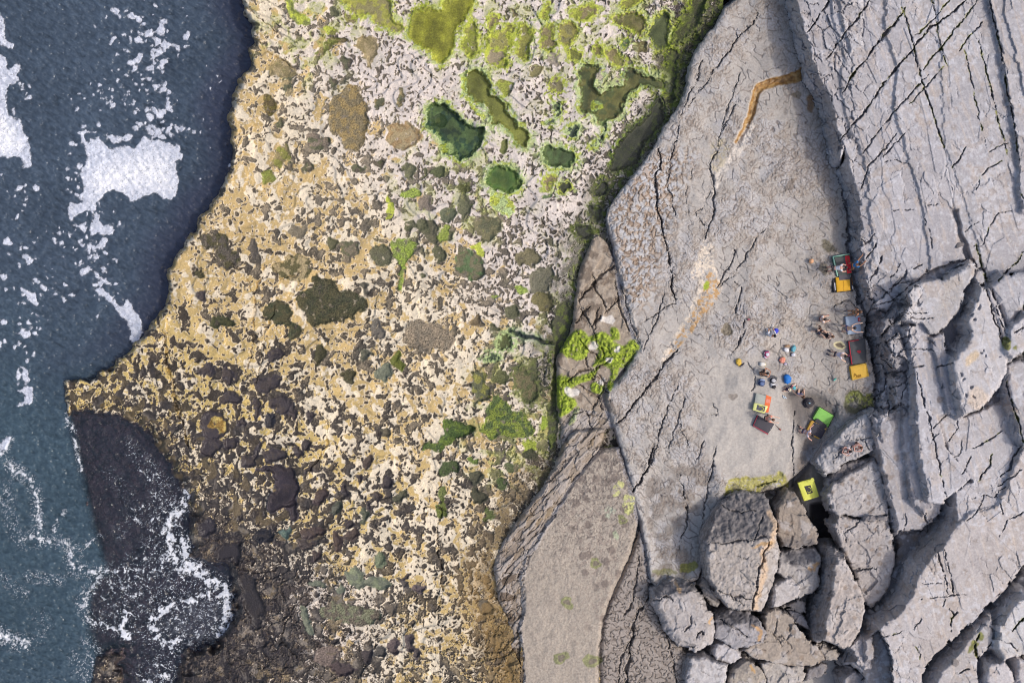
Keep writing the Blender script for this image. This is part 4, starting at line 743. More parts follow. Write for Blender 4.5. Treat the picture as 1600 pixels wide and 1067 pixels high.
for c, w, dp, m in (("1413,14 1400,35 1380,56 1369,72 1341,106 1327,125 1316,146",2.2,.45,.45),("1528,-20 1510,0 1492,17 1470,34 1452,44 1431,69 1424,81 1392,116 1369,148 1346,181 1313,218",2.4,.5,.2),("1362,-5 1356,7 1343,25 1327,44 1304,76 1292,93",2,.4,.35),
    ("1296,0 1292,7 1272,37 1258,55",2.2,.45,0),("1404,32 1388,50 1372,70",1.3,.2,.3),("1450,118 1436,132 1420,150 1397,176 1373,204 1355,231 1348,240",1.6,.3,.1),("1535,35 1515,58 1498,79",1.5,.3,.6),("1526,2 1508,28 1494,44 1478,67 1461,86 1441,109",1.5,.3,.75),
    ("1475,104 1452,130 1422,162",1.3,.25,.6),("1490,-10 1465,25 1450,40 1425,60",1.2,.2,.7),("1408,12 1420,42 1431,88 1438,120 1454,167 1464,199 1475,231",1.6,.3,.65),("1529,65 1540,106 1552,157 1563,199 1575,243",1.3,.3,.75),("1508,79 1517,125 1529,181 1545,243",.9,.2,.45),
    ("1545,-10 1554,37 1566,88 1575,148 1584,190 1592,250",1.8,.4,.4),("1456,-5 1464,40 1470,75 1480,104",1.1,.25,.55),("1404,205 1380,235 1356,262 1346,295",1.4,.3,.05),("1415,208 1400,222 1380,246",1.6,.3,0),("1380,252 1400,250 1420,256",1.,.2,0),
    ("1395,330 1412,328 1430,328",1.,.2,0),("1446,320 1460,321 1474,317",1.,.2,.1),("1444,342 1452,362 1458,392",1.3,.25,0),("1510,230 1500,245 1489,262",1.6,.35,.45),("1578,223 1562,228 1540,240",1.2,.2,.8),("1566,251 1545,262 1532,275 1525,300",1.4,.25,.55),
    ("1580,330 1560,332 1545,355 1535,385 1520,384",1.2,.2,.05),("1530,345 1505,362",1.,.2,0),("1524,382 1530,400 1535,418 1541,440",2.4,.3,1.1),("1600,395 1585,412 1570,428 1560,440",2.2,.4,.8),("1594,305 1600,312",2,.2,1.),
    ("1345,375 1352,380 1360,376 1366,366",1.5,.3,0),("1352,404 1362,392 1370,380",1.5,.3,0),("1357,440 1372,420 1378,400",1.8,.35,0),("1392,432 1408,412",1.6,.3,0),("1395,452 1412,432 1418,420",1.8,.3,0),("1380,462 1400,445 1420,440",1.8,.35,0),("1422,423 1440,414 1432,418",1.6,.3,0),
    ("1366,478 1395,470 1420,447",2,.4,0),("1420,546 1445,546 1458,547",1.1,.25,0),("1424,576 1438,572 1443,571",1.3,.3,0),("1458,575 1472,571 1490,568",1.5,.35,0),("1432,580 1438,605 1445,630 1452,655 1462,700 1470,740 1480,778",1.3,.3,.15),("1454,645 1452,640 1453,625",1,.2,0),
    ("1480,648 1470,657 1458,668",1.3,.25,0),("1469,675 1455,688",1.2,.25,0),("1495,655 1496,670 1487,683 1483,690",1.3,.25,0),("1467,724 1480,715 1498,712 1502,700 1504,690",1.2,.22,0),("1565,672 1550,685 1535,692 1520,702",1.3,.25,.25),("1517,712 1510,728 1503,740",1.5,.3,0),("1550,710 1546,728 1536,740 1530,752",1.6,.3,.85),
    ("1597,695 1582,715 1579,732 1562,745",1.6,.3,0),("1600,730 1575,750 1560,760",1.3,.25,0),("1572,760 1555,775 1538,775 1520,778",1.2,.22,0),("1538,775 1532,790 1520,808 1508,812",1.5,.3,0),("1558,775 1567,802",1.2,.3,0),("1442,800 1448,815 1450,830",1.3,.25,0),
    ("1414,800 1416,815 1412,830",1,.2,0),("1464,862 1470,880 1478,905 1482,928",1.6,.3,0),("1474,858 1482,885 1490,925",1.4,.3,0),("1440,912 1465,912 1478,912",1,.2,0),("1440,935 1478,932 1490,929 1510,928",1.2,.25,0),("1476,935 1473,948",1.2,.2,0),("1483,950 1490,960 1496,958 1486,965 1486,985",1.5,.3,.5),
    ("1440,965 1430,980 1428,985",1.1,.2,0),("1380,995 1400,990 1412,984",1.3,.25,.3),("1430,1010 1438,1022 1436,1030",1.1,.2,.5),("1600,800 1575,812 1560,840",1.2,.25,0),("1582,985 1595,970 1605,962",2,.4,.7),("1565,1000 1580,1005 1600,1030",1.5,.3,0),("1528,1030 1522,1010 1530,990",2.2,.4,.75),
    ("1495,1050 1510,1045 1525,1045",1.3,.25,0),("1340,1060 1365,1075",1.2,.25,0),("1572,596 1578,620 1588,650 1600,690",2,.35,.7),("1585,520 1600,512",1.5,.3,.2),("1409,490 1430,490 1450,489",1.2,.3,0),("1415,498 1440,498 1460,497",1.2,.3,0),("1512,470 1505,480 1500,495",1.5,.3,0),
    ("1541,450 1548,480 1560,515 1566,535",1.6,.4,0),("1551,452 1556,480 1570,520",1.4,.4,0),("1376,560 1395,575 1410,580",1.5,.3,0),("1368,540 1385,535 1402,520",2,.35,0)):
    Q.groove(P(c), w * .78, dp, m, ga=.15)
for p in ("1566,532 1574,525 1580,535 1575,548 1568,544","1582,545 1588,540 1590,548","1520,1000 1530,1005 1520,1015 1512,1020","1528,990 1535,988 1536,1000 1528,998"): spot(p, lin(122,124,50), .9, 1.5, .5)
def laminae(F, mask, amp=.07):           # steep faces show their thin beds and broken edges
    gy, gx = np.gradient(F.Z); st = ss(.05, .16, np.hypot(gx, gy)) * mask
    b = fbm(F.Z * 5.5 + .25 * perlin(F.U / 30, F.V / 30, 191), (F.U + F.V) / 34, 192, 3); e = fbm(F.U / 5, F.V / 7, 194, 3)
    F.paint(np.s_[:], st * .45 * ss(.0, .35, b), lin(206, 202, 204)); F.paint(np.s_[:], st * .5 * ss(-.05, -.4, b), lin(112, 106, 106)); F.Z[:] += amp * st * (e + .5 * b)
laminae(Q, np.maximum(CM, pm_ > -12), .07)
Q.rough[:] = np.where(CM > 0, .8, Q.rough)
# ground hidden under the cliff edge must not show
# ------------------------------------------------------------------ cut the right-hand height map into its rocks
M_ROCK = field_mat("weathered_limestone", .2, 7.0, .4, 11.0)
M_REEF = field_mat("pitted_reef_rock", .2, 8.0, .5, 12.0, .4)
for n, i, lab, cat in (("rock_platform", 1, None, None), ("cliff", 2, None, None),
    ("fractured_rock", 3, "narrow brown fractured rock wedge draped in bright green algae beside the grey platform", "rock"),
    ("tan_rock_slab", 4, "long smooth tan rock slab left of the boulder pile with green ringed hollows", "rock slab"),
    ("layered_ledge", 5, "brown ledge of thin rock layers along the left edge of the tan slab", "rock ledge"),
    ("rock_strip", 6, "narrow crinkled grey rock strip between the tan slab and the boulder pile", "rock")):
    k = ID == i
    if i != 1:
        k2 = k.copy(); k2[1:] |= k[:-1]; k2[:-1] |= k[1:]; k2[:, 1:] |= k[:, :-1]; k2[:, :-1] |= k[:, 1:]; k = k2
    if i in (1, 2): tag(grid_mesh(n, Q, k, M_ROCK), kind="structure")
    else:
        j = np.argwhere(k); v, u = j.mean(0).astype(int); o = at(Q.us[u], Q.vs[v], 0)
        tag(grid_mesh(n, Q, k, M_ROCK, origin=o), lab, cat)
keep = (RDD > -9) & ~((U.min() < -1e9))
# the reef runs in under the platform but not far
ip = np.full(R.sh, -60, f32)
for poly in (PLAT, WEDGE, TANP, LEDGE, STRIP, FLOOR):
    sl, d = R.sd(poly, 10); ip[sl] = np.maximum(ip[sl], d)
R.Z[:] = np.where(ip > 3, np.minimum(R.Z, -.6), R.Z)
tag(grid_mesh("reef", R, keep & (ip < 24), M_REEF), kind="structure")
def zat(F, px, py):
    i = int(np.argmin(np.abs(F.vs - py))); j = int(np.argmin(np.abs(F.us - px))); return float(F.Z[i, j])

# tide-pool water: clear, faintly tinted, reflecting the sky
def water_mat(name, tint, rough=0.03):
    m = mat(name); nt, N, L = nodes(m); out = N("ShaderNodeOutputMaterial")
    tr = N("ShaderNodeBsdfTransparent"); gl = N("ShaderNodeBsdfGlossy"); fr = N("ShaderNodeFresnel"); mx = N("ShaderNodeMixShader")
    tr.inputs[0].default_value = tuple(tint) + (1,); gl.inputs["Roughness"].default_value = rough; fr.inputs[0].default_value = 1.33
    nz = N("ShaderNodeTexNoise"); bp = N("ShaderNodeBump"); tc = N("ShaderNodeTexCoord"); nz.inputs["Scale"].default_value = 3.0
    bp.inputs["Strength"].default_value = .08; bp.inputs["Distance"].default_value = .05
    L(tc.outputs["Object"], nz.inputs["Vector"]); L(nz.outputs[0], bp.inputs["Height"]); L(bp.outputs[0], gl.inputs["Normal"]); L(bp.outputs[0], fr.inputs["Normal"])
    L(fr.outputs[0], mx.inputs[0]); L(tr.outputs[0], mx.inputs[1]); L(gl.outputs[0], mx.inputs[2]); L(mx.outputs[0], out.inputs[0]); return m
WMATS = [water_mat("pool_water_dark", (.9, .88, .92)), water_mat("pool_water_yellow", (.93, .95, .8)), water_mat("pool_water_green", (.92, .96, .87)), water_mat("pool_water_deep", (.86, .88, .86))]
for p, z, k in POOLS:
    c = p.mean(0); o = at(c[0], c[1], z); q = np.array([at(x, y, z) for x, y in (p - c) * .985 + c]) - o
    me = bpy.data.meshes.new("tide_pool"); me.from_pydata([tuple(v) for v in q[::-1]], [], [tuple(range(len(q)))])
    w = link("tide_pool", me, WMATS[k]); w.location = o; tag(w, kind="structure")

# ------------------------------------------------------------------ boulders, each its own block
import bmesh
def gz_(x, y): return zat(Q, x, y)
BLD = {}
def boulder(label, poly, z, tilt=(0, 0), facets=(), c=(176, 168, 162), base=-.8, bev=.06, bw=3, rough=.012, dark=None, edge=None, crk=(), spots=0, name="boulder", cat="boulder", seed=0, w0=2.0, wob=.07, group="boulders piled at the foot of the cliff"):
    p = P(poly); x0, y0 = p.min(0) - 58; x1, y1 = p.max(0) + 58
    F = Field(np.arange(x0, x1, 1.1), np.arange(y0, y1, 1.1), (2.6, 1.3), seed)
    u, v = F.U, F.V; m = fbm(u / 24, v / 24, 201 + seed, 3); s = fbm(u / 8, v / 8, 205 + seed, 3); fi2 = fbm(u / 3, v / 3, 209, 2)
    F.Z[:] = base; ms, us_ = uni(m), uni(s)
    w1, w2, wid = worley(F.Uw / 30, F.Vw / 24, 1)
    zf = .6 * wob * m + rough * s + .15 * (wid - .5) + .012 * fi2 + .04 * np.minimum(fbm(u / 11, v / 11, 221 + seed, 3), .1)
    sl, d, t = F.plate(p, z, tilt, w0, bev, bw, .7, facets=facets, zf=zf, chip=2.6)
    dd = np.full(F.sh, -60, f32); dd[sl] = d; tt = np.zeros(F.sh, f32); tt[sl] = t
    col = lin(*c) * (1 + .07 * m + .09 * s + .06 * fi2)[..., None]; F.col[:] = col * 1.05
    F.paint(np.s_[:], .4 * ss(.6, .9, us_), lin(134, 124, 116)); F.paint(np.s_[:], .45 * ss(.7, .95, ms), lin(200, 196, 196))
    F.paint(np.s_[:], ss(1, -3, dd) * .5, lin(140, 136, 138))
    n = np.abs(fbm(F.Uw / 20, F.Vw / 26, 213 + seed, 2)); k = ss(.07, .015, n) * ss(.4, .7, ms + .2 * s); F.paint(np.s_[:], .5 * k, lin(104, 98, 96)); F.Z[:] -= .05 * k * (dd > 1)
    if dark:                                # face darkened by lichen and painted-in shade: polygon, strength
        for q, a in dark:
            sl2, e = F.sd(P(q), 20); F.paint(sl2, a * ss(-5, 7, e + 5 * m[sl2] * 2 + 3 * s[sl2]) * (.6 + .4 * us_[sl2]), lin(96, 94, 98)); F.Z[sl2] += .025 * s[sl2] * ss(-3, 4, e) * (tt[sl2] > .9)
    if edge:
        for q, w_, col_ in edge:
            sl2, e, _ = F.ld(spline(P(q), closed=False), 14); F.paint(sl2, .85 * ss(w_, w_ * .2, e + 2 * s[sl2]), lin(*col_) * (1 + .15 * s[sl2])[..., None])
    if spots:
        s1, s2, si = worley(u / 16, v / 16, 4); F.paint(np.s_[:], .6 * ss(.3, .14, s1 + .12 * s) * (si > .62), lin(140, 122, 106))
    laminae(F, tt > .02, .05)
    for q, w_, dp in crk: F.groove(spline(P(q), closed=False), w_, dp)
    c0 = p.mean(0); o = at(c0[0], c0[1], base)
    ob = grid_mesh(name, F, tt > 0.001, M_ROCK, origin=o); tag(ob, label, cat, group)
    BLD[label] = F; return ob, F
boulder("largest grey boulder with a blackened top end and rusty cracked right edge", "1148,769 1172,770 1195,773 1203,790 1215,817 1214,843 1217,859 1215,887 1207,912 1200,935 1190,956 1174,953 1137,950 1122,929 1106,898 1102,877 1103,843 1116,809 1127,785", 2.9, (.15, .1),
    [(1150, 842, -.12, -1, .022), (1198, 850, 1, .18, .02), (1112, 860, -1, 0, .03)], dark=[("1127,770 1203,770 1212,820 1205,840 1160,848 1105,848 1112,810", .95)], edge=[("1200,800 1212,822 1205,850 1192,860 1195,890 1184,930 1180,950", 7, (214, 186, 156)), ("1180,855 1205,846", 4, (206, 168, 120))],
    crk=[("1204,838 1196,862 1188,885 1184,910 1178,940 1174,953", 2.2, .35), ("1122,925 1150,932 1180,938", 1.6, .25), ("1130,790 1150,800 1180,798", 1.3, .2), ("1150,865 1160,872 1170,870", 1.2, .15), ("1120,880 1130,878", 1, .12), ("1105,850 1150,846 1200,838", 1.5, .2), ("1180,840 1192,805", 1.3, .2), ("1140,930 1165,945", 1.2, .2)], seed=1, rough=.05)
boulder("brown speckled triangular boulder between the largest boulder and the yellow pad", "1230,768 1240,772 1250,782 1263,809 1270,820 1277,832 1276,848 1263,853 1242,856 1224,853 1216,835 1214,811 1217,793", 1.5, (.1, .2), [(1240, 785, -.3, -1, .03)], c=(158, 146, 134), dark=[("1220,842 1275,842 1275,856 1220,858", .8)], spots=1, seed=2)
boulder("square grey boulder with a black top and pale rounded front below the brown one", "1224,859 1245,857 1263,856 1275,860 1282,866 1281,890 1279,914 1271,927 1250,932 1230,915 1216,893 1218,872", 1.7, (.2, .1), [(1250, 882, -.1, -1, .025), (1274, 890, 1, 0, .02)], c=(184, 178, 174), dark=[("1220,856 1280,856 1276,878 1250,884 1222,884", .95)], edge=[("1276,880 1270,890 1264,888", 4, (208, 168, 120))], seed=3)  # black top: shading of the north slope painted into the colour
boulder("small pale angular rock with a torn edge below the square boulder", "1206,919 1222,908 1237,901 1246,908 1253,916 1242,937 1222,944 1206,950", 1.9, (.3, -.2), [(1235, 935, .4, 1, .03)], c=(198, 192, 190), seed=4, bev=.1, bw=3, base=-.3)
boulder("tiny grey rock wedged under the pale angular rock", "1242,937 1256,936 1258,956 1248,958 1236,951 1222,948", 1.0, (.2, 0), c=(176, 168, 162), seed=5, base=-.3, bev=.12, bw=3)
boulder("rounded grey oval boulder with a cracked black upper end left of the pile", "1032,908 1045,905 1059,905 1085,914 1098,932 1111,958 1116,975 1118,987 1113,1003 1100,1013 1085,1017 1059,1008 1038,982 1026,960 1019,940 1018,922", 2.0, (.1, 0), [(1050, 928, -.2, -1, .025), (1108, 980, 1, .1, .02)], c=(180, 174, 172), bev=.6, bw=14,
    dark=[("1018,905 1095,905 1085,925 1060,930 1022,935", .9)], edge=[("1056,910 1062,924", 4, (210, 176, 136)), ("1112,965 1108,975", 3, (212, 172, 120))], crk=[("1070,985 1078,975 1082,962", 1.8, .25), ("1092,995 1096,985 1103,990", 1.8, .3), ("1022,935 1040,932 1050,938", 2, .25)], seed=6)
boulder("small shaded rock squeezed between the oval boulder and the largest boulder", "1090,912 1098,902 1108,905 1118,925 1125,940 1121,949 1110,946 1100,930", .6, (.3, 0), c=(164, 158, 152), seed=7, bev=.15, bw=4)
boulder("black streaked broken rock with a rusty right tip below the largest boulder", "1122,956 1140,950 1155,952 1172,956 1182,966 1192,979 1197,989 1192,1004 1170,1010 1148,1013 1130,1005 1118,995 1119,970", 1.7, (.2, .1), [(1160, 975, -.2, -1, .03), (1150, 990, -.7, .5, .012)], c=(172, 168, 170), dark=[("1120,950 1175,954 1190,980 1160,975 1120,985", .95)], edge=[("1178,976 1188,985 1187,1000", 4, (212, 168, 116))], crk=[("1125,968 1150,980 1168,995", 1.6, .25)], seed=8)
boulder("pale smooth rock chip below the black streaked broken rock", "1117,1005 1130,1000 1145,1010 1158,1018 1158,1028 1142,1037 1120,1032 1113,1022", 1.1, (.2, -.1), c=(198, 194, 196), seed=9, bev=.2, bw=5)
boulder("wide low brown slab boulder with dark worm shaped stains at the middle bottom", "1196,958 1210,950 1225,958 1238,966 1250,985 1262,998 1280,1010 1290,1030 1270,1040 1250,1041 1225,1037 1200,1032 1180,1028 1163,1016 1172,1006 1192,1000 1197,985", 1.5, (.1, -.2), [(1225, 1022, 0, 1, .02)], c=(170, 158, 146), edge=None, spots=1, crk=[("1200,985 1225,1000 1240,1012", 1.4, .15), ("1215,965 1210,990 1222,1008", 1.4, .15), ("1235,975 1230,1000", 1.2, .12)], seed=10)
boulder("small half shaded pebble shaped rock right of the low brown slab boulder", "1275,1003 1290,1006 1305,1012 1313,1020 1306,1030 1290,1030 1278,1018", 1.2, (.2, 0), c=(176, 166, 156), seed=11, bev=.3, bw=6)
boulder("small grey splinter rock in the gap beside the tall leaning slab", "1234,956 1248,956 1262,972 1266,985 1255,982 1242,970", 1.0, (.2, 0), c=(168, 162, 162), seed=12, bev=.12, bw=3)
boulder("tall leaning slab boulder with brown dots and a dark left side", "1307,872 1320,872 1330,892 1345,925 1353,945 1350,962 1345,980 1325,1012 1317,1012 1286,1000 1292,965 1300,930 1303,900", 3.1, (.25, -.1), c=(188, 178, 172), spots=1, base=-.8, bev=.12, bw=4, seed=13)
boulder("light triangular boulder with sharp edges right of the bright yellow pad", "1368,716 1376,733 1384,765 1388,790 1387,803 1374,808 1359,810 1330,806 1309,803 1300,795 1293,772 1308,755 1322,745 1345,730", 1.75, (.3, .1), [], c=(188, 182, 180), spots=1, base=.3, bev=.1, bw=4, w0=2, crk=[("1340,795 1346,785 1352,778", 1.2, .15)], seed=14)
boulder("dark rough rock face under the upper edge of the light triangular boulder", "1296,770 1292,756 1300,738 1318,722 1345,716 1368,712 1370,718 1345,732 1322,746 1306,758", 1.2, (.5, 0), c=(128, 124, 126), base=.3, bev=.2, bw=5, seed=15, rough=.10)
boulder("grey boulder where the two bare armed people sit", "1353,647 1364,656 1366,680 1366,703 1345,712 1320,722 1305,738 1293,742 1287,736 1275,722 1287,703 1311,681 1325,664 1337,654", 1.9, (.35, 0), [(1305, 720, -.75, .3, .012), (1335, 668, -.6, -1, .02), (1318, 722, .1, 1, .035)], base=.4, c=(178, 176, 178), crk=[("1328,690 1345,684 1366,682", 1.3, .2), ("1352,686 1356,705", 1.3, .2), ("1300,722 1316,700", 1.5, .2)], seed=16, rough=.07)
boulder("long cracked slab boulder below the light triangular boulder", "1310,806 1330,810 1360,813 1388,808 1393,830 1397,860 1398,882 1385,925 1366,946 1360,950 1352,945 1345,922 1332,888 1321,868 1310,842 1303,818", 1.8, (.3, .1), [(1318, 850, -.9, .2, .012)], base=.2, c=(186, 178, 174), spots=1, crk=[("1330,897 1345,890 1362,887 1376,890", 1.6, .25), ("1322,850 1326,828 1340,818 1346,806", 1.3, .2)], seed=17, bev=.12, bw=4)
boulder("dark wedge stone jammed between the light triangular boulder and the slab below", "1350,807 1372,806 1388,805 1384,812 1366,816 1352,814", 2.1, (0, 0), c=(132, 128, 130), seed=18, bev=.1, bw=3, rough=.07)
boulder("pale square block at the bottom edge left of the middle boulders", "1078,1030 1100,1028 1137,1040 1134,1067 1132,1090 1078,1095 1072,1060", 1.4, (.2, 0), c=(196, 192, 192), seed=19, bev=.15, bw=5)
boulder("dark topped brown rock on the bottom edge with a rusty corner", "1150,1042 1165,1030 1180,1035 1196,1060 1198,1090 1140,1092 1138,1060", 1.2, (.1, 0), c=(172, 162, 150), dark=[("1150,1030 1185,1030 1160,1052 1142,1060", .7)], edge=[("1172,1040 1180,1050", 3, (206, 166, 112))], seed=20)
boulder("rounded buff rock on the bottom edge below the low brown slab boulder", "1192,1038 1215,1034 1235,1042 1256,1042 1258,1055 1245,1070 1240,1092 1205,1092 1198,1060", 1.2, (.1, 0), c=(184, 176, 168), seed=21)
boulder("small dark grey stone right of the rounded buff rock", "1260,1044 1282,1036 1290,1042 1286,1056 1262,1062", .8, (.2, 0), c=(140, 136, 138), seed=22, bev=.15, bw=4)
boulder("pale broken splinter slab standing in the gap at the cliff foot", "1330,1010 1345,995 1355,994 1362,1022 1362,1045 1350,1048 1338,1032", 2.2, (.3, 0), c=(196, 190, 190), seed=23, bev=.1, bw=3, rough=.09)
boulder("low grey block at the bottom right of the boulder pile", "1318,1060 1335,1045 1352,1052 1362,1070 1370,1095 1318,1096", 1.0, (.2, 0), c=(178, 172, 172), seed=24, bev=.15, bw=4)

# loose stones in the gaps
rs = np.random.RandomState(11); stones = []
for k in range(4):
    bm = bmesh.new(); pts = rs.normal(0, 1, (14, 3)); pts /= np.linalg.norm(pts, axis=1)[:, None]
    for q in pts: bm.verts.new((q[0] * .5, q[1] * .36, q[2] * .26))
    r_ = bmesh.ops.convex_hull(bm, input=bm.verts[:]); bmesh.ops.delete(bm, geom=[g for g in r_["geom_interior"] if isinstance(g, bmesh.types.BMVert)], context='VERTS'); bmesh.ops.bevel(bm, geom=bm.edges[:], offset=.025, segments=1, affect='EDGES')
    me = bpy.data.meshes.new("loose_stone"); bm.to_mesh(me); bm.free(); n_ = len(me.vertices); c_ = np.ones((n_, 4), f32); c_[:, :3] = lin(166 - 12 * k, 160 - 12 * k, 156 - 11 * k)
    me.attributes.new("col", 'FLOAT_COLOR', 'POINT').data.foreach_set("color", c_.ravel()); me.attributes.new("rough", 'FLOAT', 'POINT').data.foreach_set("value", np.full(n_, .85, f32)); me.materials.append(M_ROCK); stones.append(me)
SP = P("1100,906 1108,950 1118,960 1125,1002 1200,948 1204,956 1224,936 1232,944 1256,930 1260,958 1268,975 1160,1012 1165,1022 1188,1010 1300,1000 1296,1030 1312,1034 1320,1020 1270,1040 1290,1046 1330,1020 1340,1004 1360,956 1366,965 1358,980 1372,950 1205,770 1222,770 1210,860 1215,910 1284,868 1280,925 1265,860 1100,1020 1090,1022 1140,1040 1140,1050 1195,1040 1255,1050 1400,905 1396,925 1410,880 1436,850 1446,836 1368,735 1376,752 1383,775 1368,700 1372,680 1455,812 1497,528 1500,385 1545,960 1560,945 1490,1035 1010,880 1014,905")
for i, (x, y) in enumerate(SP):
    x += rs.uniform(-2, 2); y += rs.uniform(-2, 2)
    o = bpy.data.objects.new("loose_stone", stones[i % 4]); C.collection.objects.link(o); sc_ = rs.uniform(.3, .85); z = gz_(x, y)
    o.location = at(x, y, z + .08 * sc_); o.rotation_euler = (rs.uniform(-.4, .4), rs.uniform(-.4, .4), rs.uniform(0, 6)); o.scale = (sc_, sc_ * rs.uniform(.7, 1.2), sc_)
    tag(o, "small loose grey stone fallen into a gap between the boulders or cliff slabs", "stone", "loose stones in the gaps")
# ------------------------------------------------------------------ the sea and its foam
far_ = [1500, 2500, 6000, 20000, 80000]            # the open sea runs out to the horizon
E = Field(np.concatenate([[-v for v in far_[::-1]], axis(-20, 420, STEP, 900, 0, 14), [500, 700, 1000, 1400, 2000], [800 + v for v in far_[1:]]]), np.concatenate([[-v for v in far_[::-1]], axis(-30, 1097, STEP, 800, 800, 14), [1000 + v for v in far_[1:]]]), (2.2, 1.2), 9)
U, V = E.U, E.V
wl, wm_, wf = fbm(U / 120, V / 90, 301, 2), fbm((U + V * .5) / 16, (V - U * .5) / 7, 303, 3), fbm((U + .4 * V) / 5, (V - .4 * U) / 3, 306, 2)
E.Z[:] = ZSEA + (.07 * wl + .09 * wm_ + .02 * wf) * (np.abs(U) < 1000)
teal = ss(420, 760, V - .25 * (U - 150) + 60 * wl) * ss(320, 180, U) * ss(1250, 980, V)
E.col[:] = lin(72, 85, 101) * (1 + .14 * wl + .22 * wm_ + .08 * wf - .22 * ss(.45, .8, fbm((E.Uw + .5 * E.Vw) / 30, (E.Vw - .5 * E.Uw) / 9, 345, 3)))[..., None]
E.paint(np.s_[:], teal * .75, lin(64, 84, 96) * (1 + .08 * wl + .14 * wm_ + .1 * wf)[..., None])
sl, d = E.sd(REEF, 95); E.paint(sl, .85 * ss(-75, -18, d + 14 * wl[sl]) * ss(620, 480, V[sl]), lin(62, 67, 86) * (1 + .08 * wl[sl] + .08 * wm_[sl])[..., None])   # reef's shadow and reflection put into the water colour
E.rough[:] = .18
clear = np.zeros(E.sh, f32)
sl, d = E.sd(spline(P(SUBM)), 60); clear[sl] = ss(-12, 9, d + 5 * wm_[sl]) * .74
sl, d = E.sd(REEF, 30); clear[sl] = np.maximum(clear[sl], ss(-6, 8, d + 2 * wm_[sl]) * .8)
nf = fbm(E.Uw / 9, E.Vw / 9, 311, 3); nfu = uni(nf); ff = uni(fbm(U / 3, V / 3, 315, 3))
foam = np.zeros(E.sh, f32)
def floe(poly, a=1.0, sp=True):
    p = P(poly) if isinstance(poly, str) else poly
    sl, d = E.sd(spline(p, 4) if sp else p, 8); d = d + 2.4 * nf[sl]; foam[sl] = np.maximum(foam[sl], a * (.8 * ss(-.9, 1.1, d) + .2 * ss(-3, 3, d)) * ss(-2.2, -.6, d))
floe("-60,60 0,85 8,95 11,110 25,100 31,104 30,113 20,118 30,121 25,130 14,133 10,145 9,165 14,178 30,190 37,200 40,210 46,225 48,240 46,262 38,262 35,255 33,248 22,245 0,247 -60,252")
floe("124,206 140,205 151,207 136,210 131,215 137,221 150,216 160,222 172,232 195,230 212,230 220,217 232,215 250,220 270,227 275,224 282,232 284,250 275,254 279,280 277,300 267,311 252,309 241,300 230,305 209,314 197,305 180,297 165,301 157,312 147,325 145,335 135,329 120,337 110,344 106,335 110,320 125,317 130,310 126,302 132,295 125,272 135,255 134,235 128,222")
for q in ("165,211 187,214 205,211 207,216 185,224 172,220","140,350 152,345 165,352 180,358 170,365 155,362 145,370","148,388 160,372 168,375 163,385 152,390","33,450 45,455 55,462 60,475 45,470","0,20 8,40 10,60 20,70 16,76 2,70 0,62 -20,50 -20,20",
    "142,422 158,432 172,440 175,447 168,452 172,446 160,440 150,432","148,452 160,452 172,462 180,462 176,470 190,478 200,470 214,490 222,505 222,522 212,535 202,530 206,515 196,500 184,488 170,472 155,460","28,610 46,604 52,612 50,630 40,633 28,632 40,622 36,614","22,118 30,98 32,110 24,120","228,230 240,210 250,205 250,212 240,218","36,575 44,580 40,600 34,592","-20,700 10,686 18,684 8,700 0,705 -20,712"): floe(q)
rs = np.random.RandomState(4)
def scatter(x, y, sx, sy, n, r0, r1):
    for _ in range(n):
        a, b = rs.normal(x, sx), rs.normal(y, sy); r = r0 + (r1 - r0) * rs.rand() ** 3
        floe(circ(a, b, r * (1 + .6 * rs.rand()), r, rs.rand() * 3), 1, False)
scatter(215, 70, 28, 45, 90, 1., 5.5); scatter(245, 75, 9, 30, 40, 1.5, 6); scatter(185, 150, 45, 14, 60, .7, 2.); scatter(240, 190, 20, 22, 30, 1, 6); scatter(270, 205, 12, 6, 14, 2, 6); scatter(118, 290, 7, 40, 28, 1, 4)
scatter(145, 375, 16, 30, 45, 1, 6); scatter(105, 390, 22, 30, 22, .8, 4); scatter(28, 320, 18, 30, 16, 1, 5); scatter(20, 430, 22, 50, 26, 1, 6); scatter(165, 440, 12, 30, 26, .8, 3); scatter(40, 560, 14, 50, 16, 1, 5); scatter(70, 450, 22, 30, 16, .8, 4); scatter(38, 140, 14, 8, 8, 1.5, 5); scatter(340, 130, 40, 120, 24, .5, 1.3); scatter(55, 510, 16, 20, 12, 1, 5)
